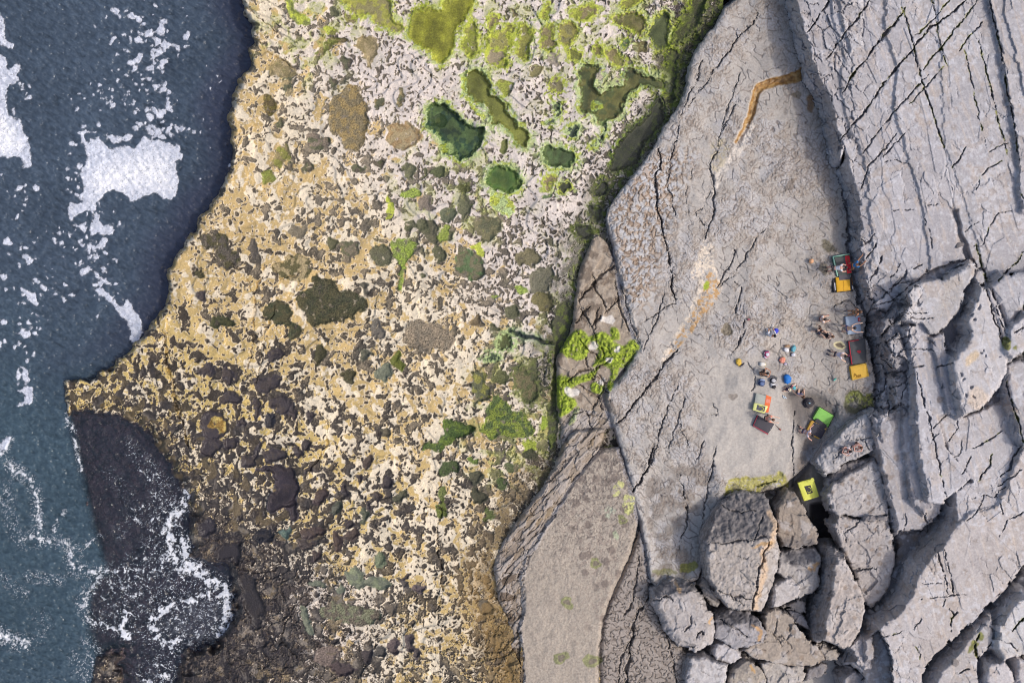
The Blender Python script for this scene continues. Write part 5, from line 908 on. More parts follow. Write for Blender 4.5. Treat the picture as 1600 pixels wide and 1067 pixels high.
# laced foam where the swell breaks over the low corner
lr = ridge(E.Uw / 17 + .5 * nf, E.Vw / 17 + .3 * nf, 321, 3); lr2 = ridge(E.Uw / 8 + .6 * nf, E.Vw / 8, 325, 2)
lace = np.zeros(E.sh, f32)
for q, w, a in (("14,725 30,738 45,748 55,770 60,800 58,830 48,842 75,845 105,850 118,862",8,.95),("100,800 92,812 84,828",3,1.),("118,862 135,852 155,838",4,.9),("112,860 112,880 120,892 132,888 150,895 190,890 230,888 255,880",8,1.),("60,845 30,842 15,800 10,760",10,.55),
    ("298,765 285,790 268,812 262,830 270,850 268,870 285,885 305,890 325,905 345,915 355,930 358,950",11,1.25),("238,790 222,795 213,808 230,820 240,810 255,800 275,775",6,.85),("280,770 255,745 240,730 215,705 200,690",9,.5),("160,890 148,915 132,930 130,950 145,970 165,978 180,985",8,1.),("200,900 205,920 212,940",7,.9),
    ("355,935 340,925 310,935 280,945 250,955 238,970 240,985 260,1008 280,1000",10,1.15),("195,960 192,980 200,995",8,1.3),("0,990 20,1000 40,1005",10,1.1),("120,1030 135,1050 150,1020 140,1005",12,.6),("230,1050 250,1030 265,1010 240,1005",16,.8),("230,1067 250,1060 262,1050",12,1.),("45,900 80,905 95,905",8,.6),
    ("0,900 20,915 35,930",10,.45),("60,960 70,975 60,1000",12,.35),("170,740 190,760 205,790 190,830",14,.4),("250,760 262,800 255,850 240,870",16,.75),("180,900 230,920 260,910 300,925",20,.7),("110,655 115,670 118,690 123,720 128,735",3,1.),("108,640 106,662",4,1.2),("15,685 5,705 0,710",5,1.1),("285,840 290,870 310,890",12,1.2),("330,905 350,930 356,960 345,990",9,1.2)):
    sl, dq, t = E.ld(spline(P(q), closed=False), w * 4)
    core = np.exp(-(dq / (w * 1.35)) ** 2) * a; lace[sl] = np.maximum(lace[sl], core)
lr3 = ridge(E.Uw / 11 + 1.1 * nf, E.Vw / 11 - .9 * nf, 341, 2)
sl, d = E.sd(spline(P("190,690 240,720 290,770 300,860 350,920 345,990 260,1060 215,1000 190,1000 150,960 160,890 215,850 230,780")), 30); lace[sl] = np.maximum(lace[sl], .62 * ss(-14, 16, d) * (.4 + .9 * nfu[sl]))
thin = ss(.80, .92, lr) * .75 + ss(.84, .95, lr2) * .5 + ss(.84, .95, lr3) * .7
lf = np.clip(ss(.06, .6, lace) * thin * 1.25 + ss(.66, 1.08, lace * (.3 + .5 * nfu + .25 * ff + .25 * lr)) * .95, 0, 1)
spray = ss(.955, .99, ff) * ss(.1, .6, lace) * .6
veil = np.zeros(E.sh, f32)
sl, d = E.sd(spline(P("300,945 330,935 352,945 356,975 335,998 305,1000 285,995 245,990 240,975 270,960")), 10); veil[sl] = ss(-4, 6, d) * (.06 + .14 * ss(.45, .95, uni(fbm((E.Uw - E.Vw) / 14 + nf, (E.Uw + E.Vw) / 8, 331, 3))[sl]))
bub = np.clip(lf + spray + veil, 0, 1)
E.Z[:] += .05 * np.clip(lf, 0, 1)
E.paint(np.s_[:], bub, lin(226, 230, 238)); E.rough[:] = E.rough + (.8 - E.rough) * np.clip(bub, 0, 1)
clear = clear * (1 - np.clip(bub * 1.3, 0, 1))
m = mat("sea_water"); nt, N, L = nodes(m); out = N("ShaderNodeOutputMaterial"); b = N("ShaderNodeBsdfPrincipled")
a_ = N("ShaderNodeAttribute", attribute_name="col"); r_ = N("ShaderNodeAttribute", attribute_name="rough"); c_ = N("ShaderNodeAttribute", attribute_name="clear")
tc = N("ShaderNodeTexCoord"); nz = N("ShaderNodeTexNoise"); nz.inputs["Scale"].default_value = 2.2; nz.inputs["Detail"].default_value = 6; bp = N("ShaderNodeBump"); bp.inputs["Strength"].default_value = .25; bp.inputs["Distance"].default_value = .12
mr = N("ShaderNodeMapRange"); mr.inputs[1].default_value = .3; mr.inputs[2].default_value = .7; mr.inputs[3].default_value = .88; mr.inputs[4].default_value = 1.12; vm = N("ShaderNodeVectorMath", operation='SCALE')
L(tc.outputs["Object"], nz.inputs["Vector"]); L(nz.outputs[0], bp.inputs["Height"]); L(nz.outputs[0], mr.inputs[0]); L(a_.outputs["Color"], vm.inputs[0]); L(mr.outputs[0], vm.inputs["Scale"])
L(vm.outputs[0], b.inputs["Base Color"]); L(r_.outputs["Fac"], b.inputs["Roughness"]); L(bp.outputs[0], b.inputs["Normal"]); b.inputs["IOR"].default_value = 1.33
tr = N("ShaderNodeBsdfTransparent"); tr.inputs[0].default_value = (.72, .70, .78, 1); gl = N("ShaderNodeBsdfGlossy"); gl.inputs["Roughness"].default_value = .12; fr = N("ShaderNodeFresnel"); fr.inputs[0].default_value = 1.33; L(bp.outputs[0], gl.inputs["Normal"])
m1 = N("ShaderNodeMixShader"); m2 = N("ShaderNodeMixShader"); L(fr.outputs[0], m1.inputs[0]); L(tr.outputs[0], m1.inputs[1]); L(gl.outputs[0], m1.inputs[2])
L(c_.outputs["Fac"], m2.inputs[0]); L(b.outputs[0], m2.inputs[1]); L(m1.outputs[0], m2.inputs[2]); L(m2.outputs[0], out.inputs[0])
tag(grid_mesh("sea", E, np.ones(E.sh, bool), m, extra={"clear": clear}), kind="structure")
# foam floes: a thin raft of froth lying on the water
Z0 = E.Z.copy(); E.Z[:] = E.Z + .025 + .05 * ss(.3, 1, foam) * (.6 + .6 * nfu); E.col[:] = lin(222, 228, 243) * (1 + .05 * wl + .12 * nf + .10 * wf)[..., None]
core = np.zeros(E.sh, f32); sl, d = E.sd(spline(P("140,270 200,245 260,240 275,290 262,305 215,300 150,310")), 50); core[sl] = ss(-15, 30, d); sl, d = E.sd(spline(P("-30,150 5,180 30,215 30,235 -30,235")), 30); core[sl] = ss(-8, 10, d)
E.paint(np.s_[:], core * .9, lin(242, 244, 250) * (1 + .06 * nf)[..., None])
fm = mat("sea_froth"); nt, N, L = nodes(fm); out = N("ShaderNodeOutputMaterial"); b = N("ShaderNodeBsdfPrincipled"); tr = N("ShaderNodeBsdfTransparent"); mx = N("ShaderNodeMixShader")
a_ = N("ShaderNodeAttribute", attribute_name="col"); c_ = N("ShaderNodeAttribute", attribute_name="cover"); nz = N("ShaderNodeTexNoise"); nz.inputs["Scale"].default_value = 6; nz.inputs["Detail"].default_value = 5; tc = N("ShaderNodeTexCoord"); bp = N("ShaderNodeBump"); bp.inputs["Strength"].default_value = .4; bp.inputs["Distance"].default_value = .05
L(tc.outputs["Object"], nz.inputs["Vector"]); L(nz.outputs[0], bp.inputs["Height"]); L(bp.outputs[0], b.inputs["Normal"]); L(a_.outputs["Color"], b.inputs["Base Color"]); b.inputs["Roughness"].default_value = .8
L(c_.outputs["Fac"], mx.inputs[0]); L(tr.outputs[0], mx.inputs[1]); L(b.outputs[0], mx.inputs[2]); L(mx.outputs[0], out.inputs[0])
kf = foam > .02; k2 = kf.copy(); k2[1:] |= kf[:-1]; k2[:-1] |= kf[1:]; k2[:, 1:] |= kf[:, :-1]; k2[:, :-1] |= kf[:, 1:]
tag(grid_mesh("sea_foam", E, k2, fm, extra={"cover": np.clip(foam * (1 - .5 * ss(.80, .97, lr3) - .35 * ss(.85, 1, ff)), 0, 1) * (.86 + .14 * core)}), "white foam rafts and flecks drifting on the dark blue sea", "foam", kind="stuff")
# sea bed far below so that clear water has a floor
# ------------------------------------------------------------------ pads, people and bags on the landing
def gz(px, py, r=4, F=None):
    F = F or Q; i = np.abs(F.vs - py) < r; j = np.abs(F.us - px) < r
    return float(np.median(F.Z[np.ix_(i, j)]))
def bm_obj(name, bm, m, parent=None, smooth=False):
    me = bpy.data.meshes.new(name); bm.normal_update(); bm.to_mesh(me); bm.free()
    if smooth: me.polygons.foreach_set("use_smooth", [True] * len(me.polygons))
    return link(name, me, m, parent)
import bmesh
def empty(name, loc, rz=0.0, label=None, cat=None, group=None):
    o = bpy.data.objects.new(name, None); C.collection.objects.link(o); o.location = loc; o.rotation_euler = (0, 0, rz)
    o.empty_display_size = .2; return tag(o, label, cat, group)
def round_poly(p, r, n=4):
    p = [Vector((q[0], q[1])) for q in p]; out = []
    for i in range(len(p)):
        a, b, c = p[i - 1], p[i], p[(i + 1) % len(p)]
        u, v = (a - b).normalized(), (c - b).normalized(); rr = min(r, (a - b).length * .45, (c - b).length * .45)
        for k in range(n + 1):
            t = k / n; out.append((b + u * rr) * (1 - t) ** 2 + b * 2 * t * (1 - t) + (b + v * rr) * t ** 2)
    return out
def slab(name, p, z0, z1, m, parent, r=.06, bev=.03, sag=0.0):
    """A stuffed slab with rounded corners and edges from an outline (metres, local)."""
    q = round_poly(p, r); bm = bmesh.new(); c = sum(q, Vector((0, 0))) / len(q)
    rings = []
    for f, z in ((0, z0), (0, z0 + (z1 - z0) * .5), (0, z1 - bev), (.35, z1 - bev * .35), (1, z1)):
        rings.append([bm.verts.new((v.x + (c.x - v.x) / max((c - v).length, .01) * bev * f, v.y + (c.y - v.y) / max((c - v).length, .01) * bev * f, z)) for v in q])
    inner = [bm.verts.new((v.x + (c.x - v.x) * .5, v.y + (c.y - v.y) * .5, z1 + .012 - sag)) for v in q]
    rings.append(inner)
    for a, b in zip(rings, rings[1:]):
        for i in range(len(q)): bm.faces.new((a[i - 1], a[i], b[i], b[i - 1]))
    bm.faces.new(inner); bm.faces.new(rings[0][::-1])
    bmesh.ops.recalc_face_normals(bm, faces=bm.faces[:])
    return bm_obj(name, bm, m, parent, True)
def sheet(name, p, z, m, parent, th=.006, r=.02):
    q = round_poly(p, r, 3); bm = bmesh.new()
    a = [bm.verts.new((v.x, v.y, z)) for v in q]; b = [bm.verts.new((v.x, v.y, z + th)) for v in q]
    bm.faces.new(b); bm.faces.new(a[::-1])
    for i in range(len(q)): bm.faces.new((a[i - 1], a[i], b[i], b[i - 1]))
    bmesh.ops.recalc_face_normals(bm, faces=bm.faces[:])
    return bm_obj(name, bm, m, parent)
def tube(name, pts, r, m, parent, seg=6, closed=False):
    bm = bmesh.new(); pts = [Vector(p) for p in pts]; rings = []
    for i, p in enumerate(pts):
        d = (pts[(i + 1) % len(pts)] - pts[i - 1]) if (closed or 0 < i < len(pts) - 1) else (pts[1] - pts[0] if i == 0 else pts[-1] - pts[-2])
        d.normalize(); u = d.orthogonal().normalized() if abs(d.z) > .95 else d.cross(Vector((0, 0, 1))).normalized(); w = d.cross(u)
        rings.append([bm.verts.new(p + (u * math.cos(t) + w * math.sin(t)) * r) for t in [k * 2 * math.pi / seg for k in range(seg)]])
    rr = list(zip(rings, rings[1:])) + ([(rings[-1], rings[0])] if closed else [])
    for a, b in rr:
        for k in range(seg): bm.faces.new((a[k - 1], a[k], b[k], b[k - 1]))
    if not closed: bm.faces.new(rings[0][::-1]); bm.faces.new(rings[-1])
    bmesh.ops.recalc_face_normals(bm, faces=bm.faces[:])
    return bm_obj(name, bm, m, parent, True)
BLACK, CHAR, DKGREY = pm(44, 43, 48), pm(84, 84, 88), pm(62, 60, 66)
class Pad:
    def __init__(s, label, corners, cols, h=.12, lift=0.0, group="bouldering crash pads on the rock", r=.07):
        s.q = P(corners); c = s.q.mean(0); zs = [gz(x, y) for x, y in s.q] + [gz(*c)]
        s.z1 = float(np.median(zs)) + h + lift; s.o = np.array(at(c[0], c[1], s.z1 - h)); s.h = h
        s.root = empty("crash_pad", s.o, 0, label, "crash pad", group)
        s.body = slab("pad_body", s.loc(s.q), -.10 if not lift else 0, h, pm(*cols), s.root, r)
    def loc(s, p):                          # plan pixels on the pad's top -> local metres
        return [tuple((np.array(at(x, y, s.z1)) - s.o)[:2]) for x, y in (P(p) if isinstance(p, str) else p)]
    def uv(s, a, b):                        # share along and down the pad -> plan pixel
        q = s.q; t = q[0] + (q[1] - q[0]) * a; u = q[3] + (q[2] - q[3]) * a; return t + (u - t) * b
    def panel(s, name, p, col, k=1, par=None): return sheet(name, s.loc(p), s.h + .008 + .007 * k, pm(*col), par or s.root)
    def rect(s, name, a0, b0, a1, b1, col, k=1, par=None): return s.panel(name, [s.uv(a0, b0), s.uv(a1, b0), s.uv(a1, b1), s.uv(a0, b1)], col, k, par)
    def line(s, name, pts, col, r=.012, k=2): return tube(name, [tuple(v) + (s.h + .012 + .006 * k,) for v in s.loc(pts)], r, pm(*col), s.root)
    def handle(s, a, b, col=(40, 40, 44), name="carry_strap"):
        (x0, y0), (x1, y1) = s.loc([s.uv(*a), s.uv(*b)])
        return tube(name, [(x0, y0, s.h * .6), (x0 * .8 + x1 * .2, y0 * .8 + y1 * .2, s.h * .75), (x0 * .2 + x1 * .8, y0 * .2 + y1 * .8, s.h * .75), (x1, y1, s.h * .6)], .018, pm(*col), s.root)
def swirl(pad, cx, cy, r, a0, col=(225, 225, 110), k=3):
    pts = []
    for i in range(15):
        t = i / 14; a = a0 + t * 3.7; rr = r * (1 - .45 * max(0, t - .8) / .2); pts.append((cx + rr * math.cos(a), cy + rr * math.sin(a) * .95))
    pad.line("logo_swirl", pts, col, .026, k)
p = Pad("black folded crash pad underneath the bright yellow two panel pad at the upper wall", "1300.5,434 1331,433 1334,455 1303,457.5", (52, 50, 56), .12)
p.rect("label_patch", .06, .35, .12, .85, (226, 226, 230)); p.rect("label_patch", .93, .62, .985, .85, (214, 214, 220)); p.handle((0, .2), (0, .7)); p.line("edge_trim", [p.uv(.97, .05), p.uv(.97, .5)], (196, 140, 70))
p = Pad("bright yellow two panel crash pad lying on the black pad at the upper wall", "1306,433.4 1328.4,432.8 1329,453.8 1308,456.4", (236, 178, 34), .10, .12)
p.line("fold_seam", [p.uv(.5, .25), p.uv(.5, 1)], (196, 140, 30), .012, 0); p.rect("hem", 0, .93, 1, .99, (222, 166, 30), 0)
p = Pad("grey crash pad with a red stripe and mint green edges at the upper wall", "1300.8,400.7 1327.5,396.6 1331.2,429.3 1307.8,432.4", (46, 106, 84), .16, .08)
p.panel("grey_top", "1303.8,402.6 1320,400.6 1323.4,428 1309.8,429.2", (84, 86, 86)); st_ = p.panel("red_stripe", "1319.9,400.1 1327,399.8 1330.4,426.6 1323.4,427.6", (222, 42, 56), 2); p.rect("brand_patch", .80, .2, .88, .36, (176, 74, 50), 3, st_)
p.line("mint_piping", "1301.2,401.2 1326.8,397.2", (168, 214, 190), .045); p.line("mint_piping", "1301.3,401.2 1305,418 1308.4,431.6", (172, 216, 196), .05); p.panel("closing_flap", "1310.2,429.8 1327.8,428.6 1327.9,437 1311,438.2", (92, 88, 96), 3)
p.rect("buckle", .93, .95, .99, 1, (36, 60, 52), 2)
p = Pad("pale blue crash pad with a red square logo under the barebacked person", "1320.8,494.8 1343.8,493.4 1345.9,520.5 1325,523", (166, 184, 206), .14)
lg = p.rect("logo_square", .82, .1, .99, .32, (190, 62, 76)); p.rect("logo_mark", .885, .14, .925, .28, (232, 190, 180), 3, lg); p.line("fold_seam", [p.uv(.02, .5), p.uv(.98, .47)], (130, 148, 170), .012, 0)
for a, b in (((0, .02), (.1, .02)), ((.9, .98), (1, .98))): p.handle(a, b, (150, 168, 196))
p = Pad("large dark grey crash pad with red piping and a red logo by the shaded wall", "1325.6,533.3 1352,528.8 1354.7,566.4 1330.6,569.5", (78, 80, 84), .16)
p.line("red_piping", [p.uv(.01, .99), p.uv(.01, .01), p.uv(.6, .01)], (196, 48, 66), .04); bl = p.panel("logo_blob", spline(P("1338.5,549 1341,547.2 1344,547.6 1345.2,549.6 1342.8,552.2 1340.5,550.8"), 3), (190, 44, 62)); p.rect("faint_stripe", .05, .62, .98, .64, (70, 72, 80), 0)
p = Pad("mustard yellow crash pad with scribbled lettering below the dark grey pad", "1327.8,572 1353.5,567.2 1357.9,587.7 1331.8,594", (232, 186, 70), .14)
for s_ in ("1334.5,589 1335,583.5 1337.2,584 1336.8,586.5 1335,586.8","1337.6,588 1338.8,585.6 1340,587.6 1338,588.6","1340.5,588 1341.5,585.4 1342.6,587.6 1341.2,588.4","1343,587 1344.2,585 1345.4,586.8 1343.6,587.4","1336,590.2 1340,589.6 1346,588.2"): p.line("lettering", s_, (176, 128, 44), .018)
p.line("edge_piping", [p.uv(.02, .02), p.uv(.98, .02), p.uv(.98, .98), p.uv(.02, .98), p.uv(.02, .03)], (240, 200, 96), .03, 0)
p = Pad("orange ended grey crash pad under the pale yellow pad in the middle of the landing", "1181.6,613.9 1205.7,620.2 1200.5,645.4 1176.4,640.2", (176, 180, 172), .14)
p.panel("orange_end", "1197.2,616.9 1205.4,620.2 1200.4,644.6 1192.6,643", (238, 116, 62)); p.panel("sun_faded_patch", "1197.6,623 1203.4,624.2 1202.6,630 1195.6,628.6", (238, 146, 122), 2); p.handle((0, .3), (0, .8))
p = Pad("pale yellow pad with a dark swirl logo on top of the orange ended grey pad", "1178.7,629.1 1200.6,634.6 1194.9,646.4 1176.1,640.5", (232, 234, 150), .10, .14)
p.panel("logo_panel", "1183.2,632.2 1196,635.2 1194,643 1181.4,640.2", (84, 84, 96)); swirl(p, 1188.0, 638.6, 4.2, -2.3)
p = Pad("charcoal crash pad with thin red edges beneath the person in salmon", "1183.7,648 1210.3,662.4 1199.7,678.4 1176.1,665", (66, 64, 74), .14)
p.line("red_piping", [p.uv(.99, .98), p.uv(.01, .98), p.uv(.01, .02)], (172, 56, 76), .035); p.rect("buckle", .93, .45, .98, .56, (126, 128, 138)); p.handle((1, .3), (1, .7))
p = Pad("light green crash pad overlapped by a black flap near the dark gully", "1280.7,635.4 1303.5,649 1293.9,667.7 1269.4,653.7", (142, 208, 98), .14)
p.line("fold_seam", [p.uv(.99, .7), p.uv(.72, .98)], (96, 160, 66), .014, 0); p.line("dark_edge", [p.uv(.0, 1), p.uv(0, 0), p.uv(1, 0), p.uv(1, 1)], (58, 74, 56), .03, -1)
p = Pad("black crash pad with a gold border and a raised flap over the green pad", "1268.5,656.4 1292.9,669.3 1282.5,687.9 1258.9,675", (214, 168, 72), .13)
p.panel("black_top", [p.uv(.16, .03), p.uv(.97, .03), p.uv(.96, .9), p.uv(.10, .9)], (60, 57, 70)); p.panel("fold_flap", "1277,653.3 1291.6,664.2 1289.6,668.8 1272.6,658.2", (54, 52, 62), 5); p.line("zip", [p.uv(.2, .16), p.uv(.8, .3)], (96, 92, 90), .018); p.rect("gold_tab", .86, .06, .95, .16, (206, 170, 90), 3)
p = Pad("bright yellow pad with a black rectangle and swirl in the dark gap between boulders", "1246.6,754.2 1271.2,746.9 1280.2,775.6 1256.6,783", (236, 238, 104), .14, 1.1)
p.panel("logo_panel", "1256.2,759.6 1266.2,757.4 1270,769.4 1261.6,772", (58, 54, 60)); swirl(p, 1262.4, 765, 4.6, -1.6); p.panel("shoulder_tab", "1260.6,751.5 1266,749.6 1268.2,746 1271.2,747 1272.4,750.4 1261.4,753.6", (226, 228, 104), 2); p.handle((.1, 0), (.5, 0), (210, 212, 90))

# ---------------- people
def skin_mesh(V_, E_, Rr, root=0, sub=1):
    me = bpy.data.meshes.new("tmp"); me.from_pydata([tuple(v) for v in V_], E_, []); ob = bpy.data.objects.new("tmp", me); C.collection.objects.link(ob)
    ob.modifiers.new("s", 'SKIN')
    for i, r in enumerate(Rr):
        sv = me.skin_vertices[0].data[i]; sv.radius = (r, r) if not isinstance(r, tuple) else r; sv.use_root = (i == root)
    if sub: ss_ = ob.modifiers.new("u", 'SUBSURF'); ss_.levels = sub; ss_.render_levels = sub
    dg = bpy.context.evaluated_depsgraph_get(); out = bpy.data.meshes.new_from_object(ob.evaluated_get(dg))
    bpy.data.objects.remove(ob); bpy.data.meshes.remove(me)
    out.materials.clear(); out.polygons.foreach_set("use_smooth", [True] * len(out.polygons)); return out
def nz(v): return Vector(v).normalized()
SKIN = {"fair": pm(236, 196, 172, .6), "pink": pm(238, 184, 164, .6), "tan": pm(196, 140, 108, .6), "brown": pm(140, 88, 62, .6)}
HAIR = {"dark": pm(48, 38, 36, .5), "brown": pm(104, 72, 52, .5), "fairhair": pm(196, 160, 104, .5), "black": pm(30, 28, 32, .5)}
POSES = {
 "stand": dict(h=.93, t=(0, .08, 1), ll=((-.08, .02, -1), (0, -.05, -1)), lr=((.08, .1, -1), (0, -.12, -1)), al=((-.3, .1, -1), (-.1, .4, -1)), ar=((.3, .1, -1), (.1, .4, -1)), hd=(0, .2, 1)),
 "bend": dict(h=.90, t=(0, .75, .66), ll=((-.1, -.12, -1), (0, -.1, -1)), lr=((.1, .12, -1), (0, -.25, -1)), al=((-.3, .75, -.6), (.1, .8, -.5)), ar=((.3, .75, -.6), (-.1, .8, -.5)), hd=(0, .8, .6)),
 "reach": dict(h=.95, t=(0, .1, 1), ll=((-.25, .1, -1), (0, -.1, -1)), lr=((.25, .15, -1), (0, -.2, -1)), al=((-.45, .75, .55), (-.05, .9, .45)), ar=((.45, .75, .5), (.05, .9, .4)), hd=(0, .15, 1)),
 "climb": dict(h=.95, t=(0, .12, 1), ll=((-.3, .35, -.9), (0, -.15, -1)), lr=((.3, .4, -.8), (0, -.3, -1)), al=((-.75, .45, .6), (-.6, .35, .75)), ar=((-.35, .75, .5), (-.55, .5, .7)), hd=(0, .1, 1)),
 "sit": dict(h=.13, t=(0, -.18, 1), ll=((-.22, .8, .55), (0, .45, -.9)), lr=((.22, .8, .55), (0, .5, -.9)), al=((-.3, .55, -.75), (.25, .8, .1)), ar=((.3, .55, -.75), (-.25, .8, .1)), hd=(0, .1, 1)),
 "stretch": dict(h=.12, t=(0, -.45, .9), ll=((-.16, 1, .05), (0, 1, -.1)), lr=((.14, .9, .38), (0, .7, -.75)), al=((-.4, -.5, -.8), (-.1, -.1, -1)), ar=((.4, -.5, -.8), (.1, -.1, -1)), hd=(0, 0, 1)),
 "hug": dict(h=.13, t=(0, .25, 1), ll=((-.16, .62, .8), (0, .2, -1)), lr=((.16, .62, .8), (0, .25, -1)), al=((-.55, .75, -.25), (.75, .6, -.1)), ar=((.55, .75, -.25), (-.75, .6, -.1)), hd=(0, .35, 1)),
 "kneel": dict(h=.52, t=(0, .5, .85), ll=((-.12, .35, -1), (0, -1, -.12)), lr=((.14, .45, -1), (0, -1, -.12)), al=((-.25, .85, -.55), (0, .8, -.6)), ar=((.3, .8, -.5), (0, .9, -.4)), hd=(0, .6, .8)),
 "squat": dict(h=.42, t=(0, .35, .95), ll=((-.3, .95, .02), (0, -.25, -1)), lr=((.3, .95, .02), (0, -.25, -1)), al=((-.15, .9, -.35), (.1, .9, .15)), ar=((.15, .9, -.35), (-.1, .9, .15)), hd=(0, .35, .95)),
}
def person(px, py, head, pose, label, skin="fair", top=None, bottom=(60, 62, 80), hair="dark", long_hair=False, legs="shorts", hat=None, sc=1.0, shoes=(70, 70, 76), z=None, sleeves=.55, F=None, **kw):
    """px, py: where the hips show in plan; head: the way the person faces, degrees from +X."""
    ps = dict(POSES[pose]); ps.update(kw); g = gz(px - (px - 800) * ps["h"] / 46, py - (py - 533) * ps["h"] / 46, 3, F) if z is None else z
    hz = ps["h"] * sc; o = Vector(at(px, py, g + hz)); o.z = g
    t = nz(ps["t"]); s = Vector((1, 0, 0)); f = s.cross(t) * -1; f = t.cross(s) * -1 if f.length < .1 else f
    f = Vector((0, t.z, -t.y)); Pv = Vector((0, 0, ps["h"]))
    V_, E_, Rr = [], [], []
    def add(p, r, par=None):
        V_.append(Vector(p)); Rr.append(r)
        if par is not None: E_.append((par, len(V_) - 1))
        return len(V_) - 1
    pel = add(Pv, (.135, .10)); bel = add(Pv + t * .18, (.125, .092), pel); che = add(Pv + t * .36, (.155, .105), bel); up = add(Pv + t * .47, (.11, .08), che)
    nk = add(Pv + t * .55, .052, up); hd = nz(ps["hd"]); hf = Vector((0, hd.z, -hd.y)).normalized()
    jaw = add(V_[nk] + hd * .07 + hf * .02, .066, nk); sk = add(V_[jaw] + hd * .10, .092, jaw); cr = add(V_[sk] + hd * .075 - hf * .01, .06, sk); add(V_[sk] - hd * .025 + hf * .105, .014, sk)
    hc = V_[sk].copy(); J = {}
    for sd, key in ((-1, "al"), (1, "ar")):
        sh = add(Pv + t * .45 + s * sd * .165, .062, up); d1, d2 = nz(ps[key][0]), nz(ps[key][1])
        el = add(V_[sh] + d1 * .28, .043, sh); wr = add(V_[el] + d2 * .24, .029, el); pa = add(V_[wr] + d2 * .065, (.034, .02), wr)
        side = d2.cross(Vector((0, 0, 1))); side = side.normalized() if side.length > .1 else s.copy(); nrm = side.cross(d2).normalized()
        for q, l in ((-1.2, .062), (-.4, .072), (.4, .07), (1.2, .055)):
            a = add(V_[pa] + d2 * .045 + side * q * .019, .0095, pa); b = add(V_[a] + (d2 - nrm * .2 + side * q * .05).normalized() * l * .5, .009, a); add(V_[b] + (d2 - nrm * .7).normalized() * l * .45, .008, b)
        a = add(V_[wr] + d2 * .035 - side * sd * .036, .011, wr); add(V_[a] + (d2 - side * sd * .6).normalized() * .045, .009, a)
        J[key] = (V_[sh].copy(), V_[el].copy(), V_[wr].copy())
    for sd, key in ((-1, "ll"), (1, "lr")):
        hp = add(Pv + s * sd * .09 - t * .03, .094, pel); d1, d2 = nz(ps[key][0]), nz(ps[key][1])
        kn = add(V_[hp] + d1 * .42, .06, hp); cf = add(V_[kn] + d2 * .14, .055, kn); an = add(V_[kn] + d2 * .40, .037, cf)
        fd = Vector((0, 1, 0)) if abs(d2.z) > .5 else (Vector((0, 0, .9)) if pose == "stretch" else d2); ft = add(V_[an] + fd * .09 - Vector((0, 0, .035 if abs(d2.z) > .5 else 0)), .038, an); add(V_[ft] + fd * .09, .028, ft)
        J[key] = (V_[hp].copy(), V_[kn].copy(), V_[an].copy(), V_[ft].copy(), V_[-1].copy())
    root = link("person", skin_mesh(V_, E_, Rr), SKIN[skin]); root.location = o; root.rotation_euler = (0, 0, math.radians(head - 90)); root.scale = (sc,) * 3
    tag(root, label, "person", "climbers and friends on the landing")
    if top is not None:
        v = [Pv + t * .02, Pv + t * .2, Pv + t * .36, Pv + t * .47]; e = [(0, 1), (1, 2), (2, 3)]; r = [(.155, .118), (.145, .11), (.172, .122), (.12, .09)]
        for key in ("al", "ar"):
            a, b, c = J[key]; v += [a]; e += [(3, len(v) - 1)]; r += [.076]
            if sleeves > 0: v += [a + (b - a) * min(sleeves, 1)]; e += [(len(v) - 2, len(v) - 1)]; r += [.062]
            if sleeves > 1: v += [b + (c - b) * .8]; e += [(len(v) - 2, len(v) - 1)]; r += [.046]
        link("shirt", skin_mesh(v, e, r), pm(*top), root)
    if bottom is not None:
        v = [Pv + t * .10, Pv]; e = [(0, 1)]; r = [(.142, .108), (.15, .118)]; k = .62 if legs == "shorts" else 1
        for key in ("ll", "lr"):
            a, b, c = J[key][:3]; v += [a, a + (b - a) * k]; e += [(1, len(v) - 2), (len(v) - 2, len(v) - 1)]; r += [.108, .085 if k < 1 else .074]
            if k == 1: v += [b + (c - b) * .9]; e += [(len(v) - 2, len(v) - 1)]; r += [.056]
        link("shorts" if k < 1 else "trousers", skin_mesh(v, e, r, 1), pm(*bottom), root)
    if shoes is not None:
        for key in ("ll", "lr"):
            an, ft, toe = J[key][2:5]; link("shoe", skin_mesh([an + (an - ft) * .25, an, ft, toe], [(0, 1), (1, 2), (2, 3)], [.04, .05, .05, .036], 1), pm(*shoes), root)
    bm = bmesh.new(); bmesh.ops.create_uvsphere(bm, u_segments=14, v_segments=9, radius=1)
    q = hd.to_track_quat('Z', 'Y'); bk = -hf
    for v in bm.verts:
        k = 1 + .06 * math.sin(v.co.x * 9 + px) * math.cos(v.co.y * 8 + v.co.z * 7)
        p_ = Vector((v.co.x * .098, v.co.y * .112, v.co.z * .10)) * k; v.co = q @ p_ + hc + hd * .038 + bk * .022
    if long_hair:
        for v in bm.verts:
            w = (v.co - hc).dot(bk)
            if (v.co - hc).dot(hd) < -.01 and w > -.02: v.co += -hd * .16 + bk * .02
    if hat: bmesh.ops.transform(bm, matrix=Matrix.Identity(4), verts=bm.verts)
    link_h = bm_obj("hair" if not hat else "hat", bm, HAIR[hair] if not hat else pm(*hat), root, True)
    if hat:
        bm = bmesh.new(); bmesh.ops.create_circle(bm, cap_ends=True, segments=16, radius=.17, matrix=Matrix.Translation(hc + hd * .05) @ q.to_matrix().to_4x4()); r_ = bmesh.ops.extrude_face_region(bm, geom=bm.faces[:]); bmesh.ops.translate(bm, verts=[g_ for g_ in r_["geom"] if isinstance(g_, bmesh.types.BMVert)], vec=hd * .012)
        bmesh.ops.recalc_face_normals(bm, faces=bm.faces[:]); bm_obj("brim", bm, pm(*hat), link_h)
    return root
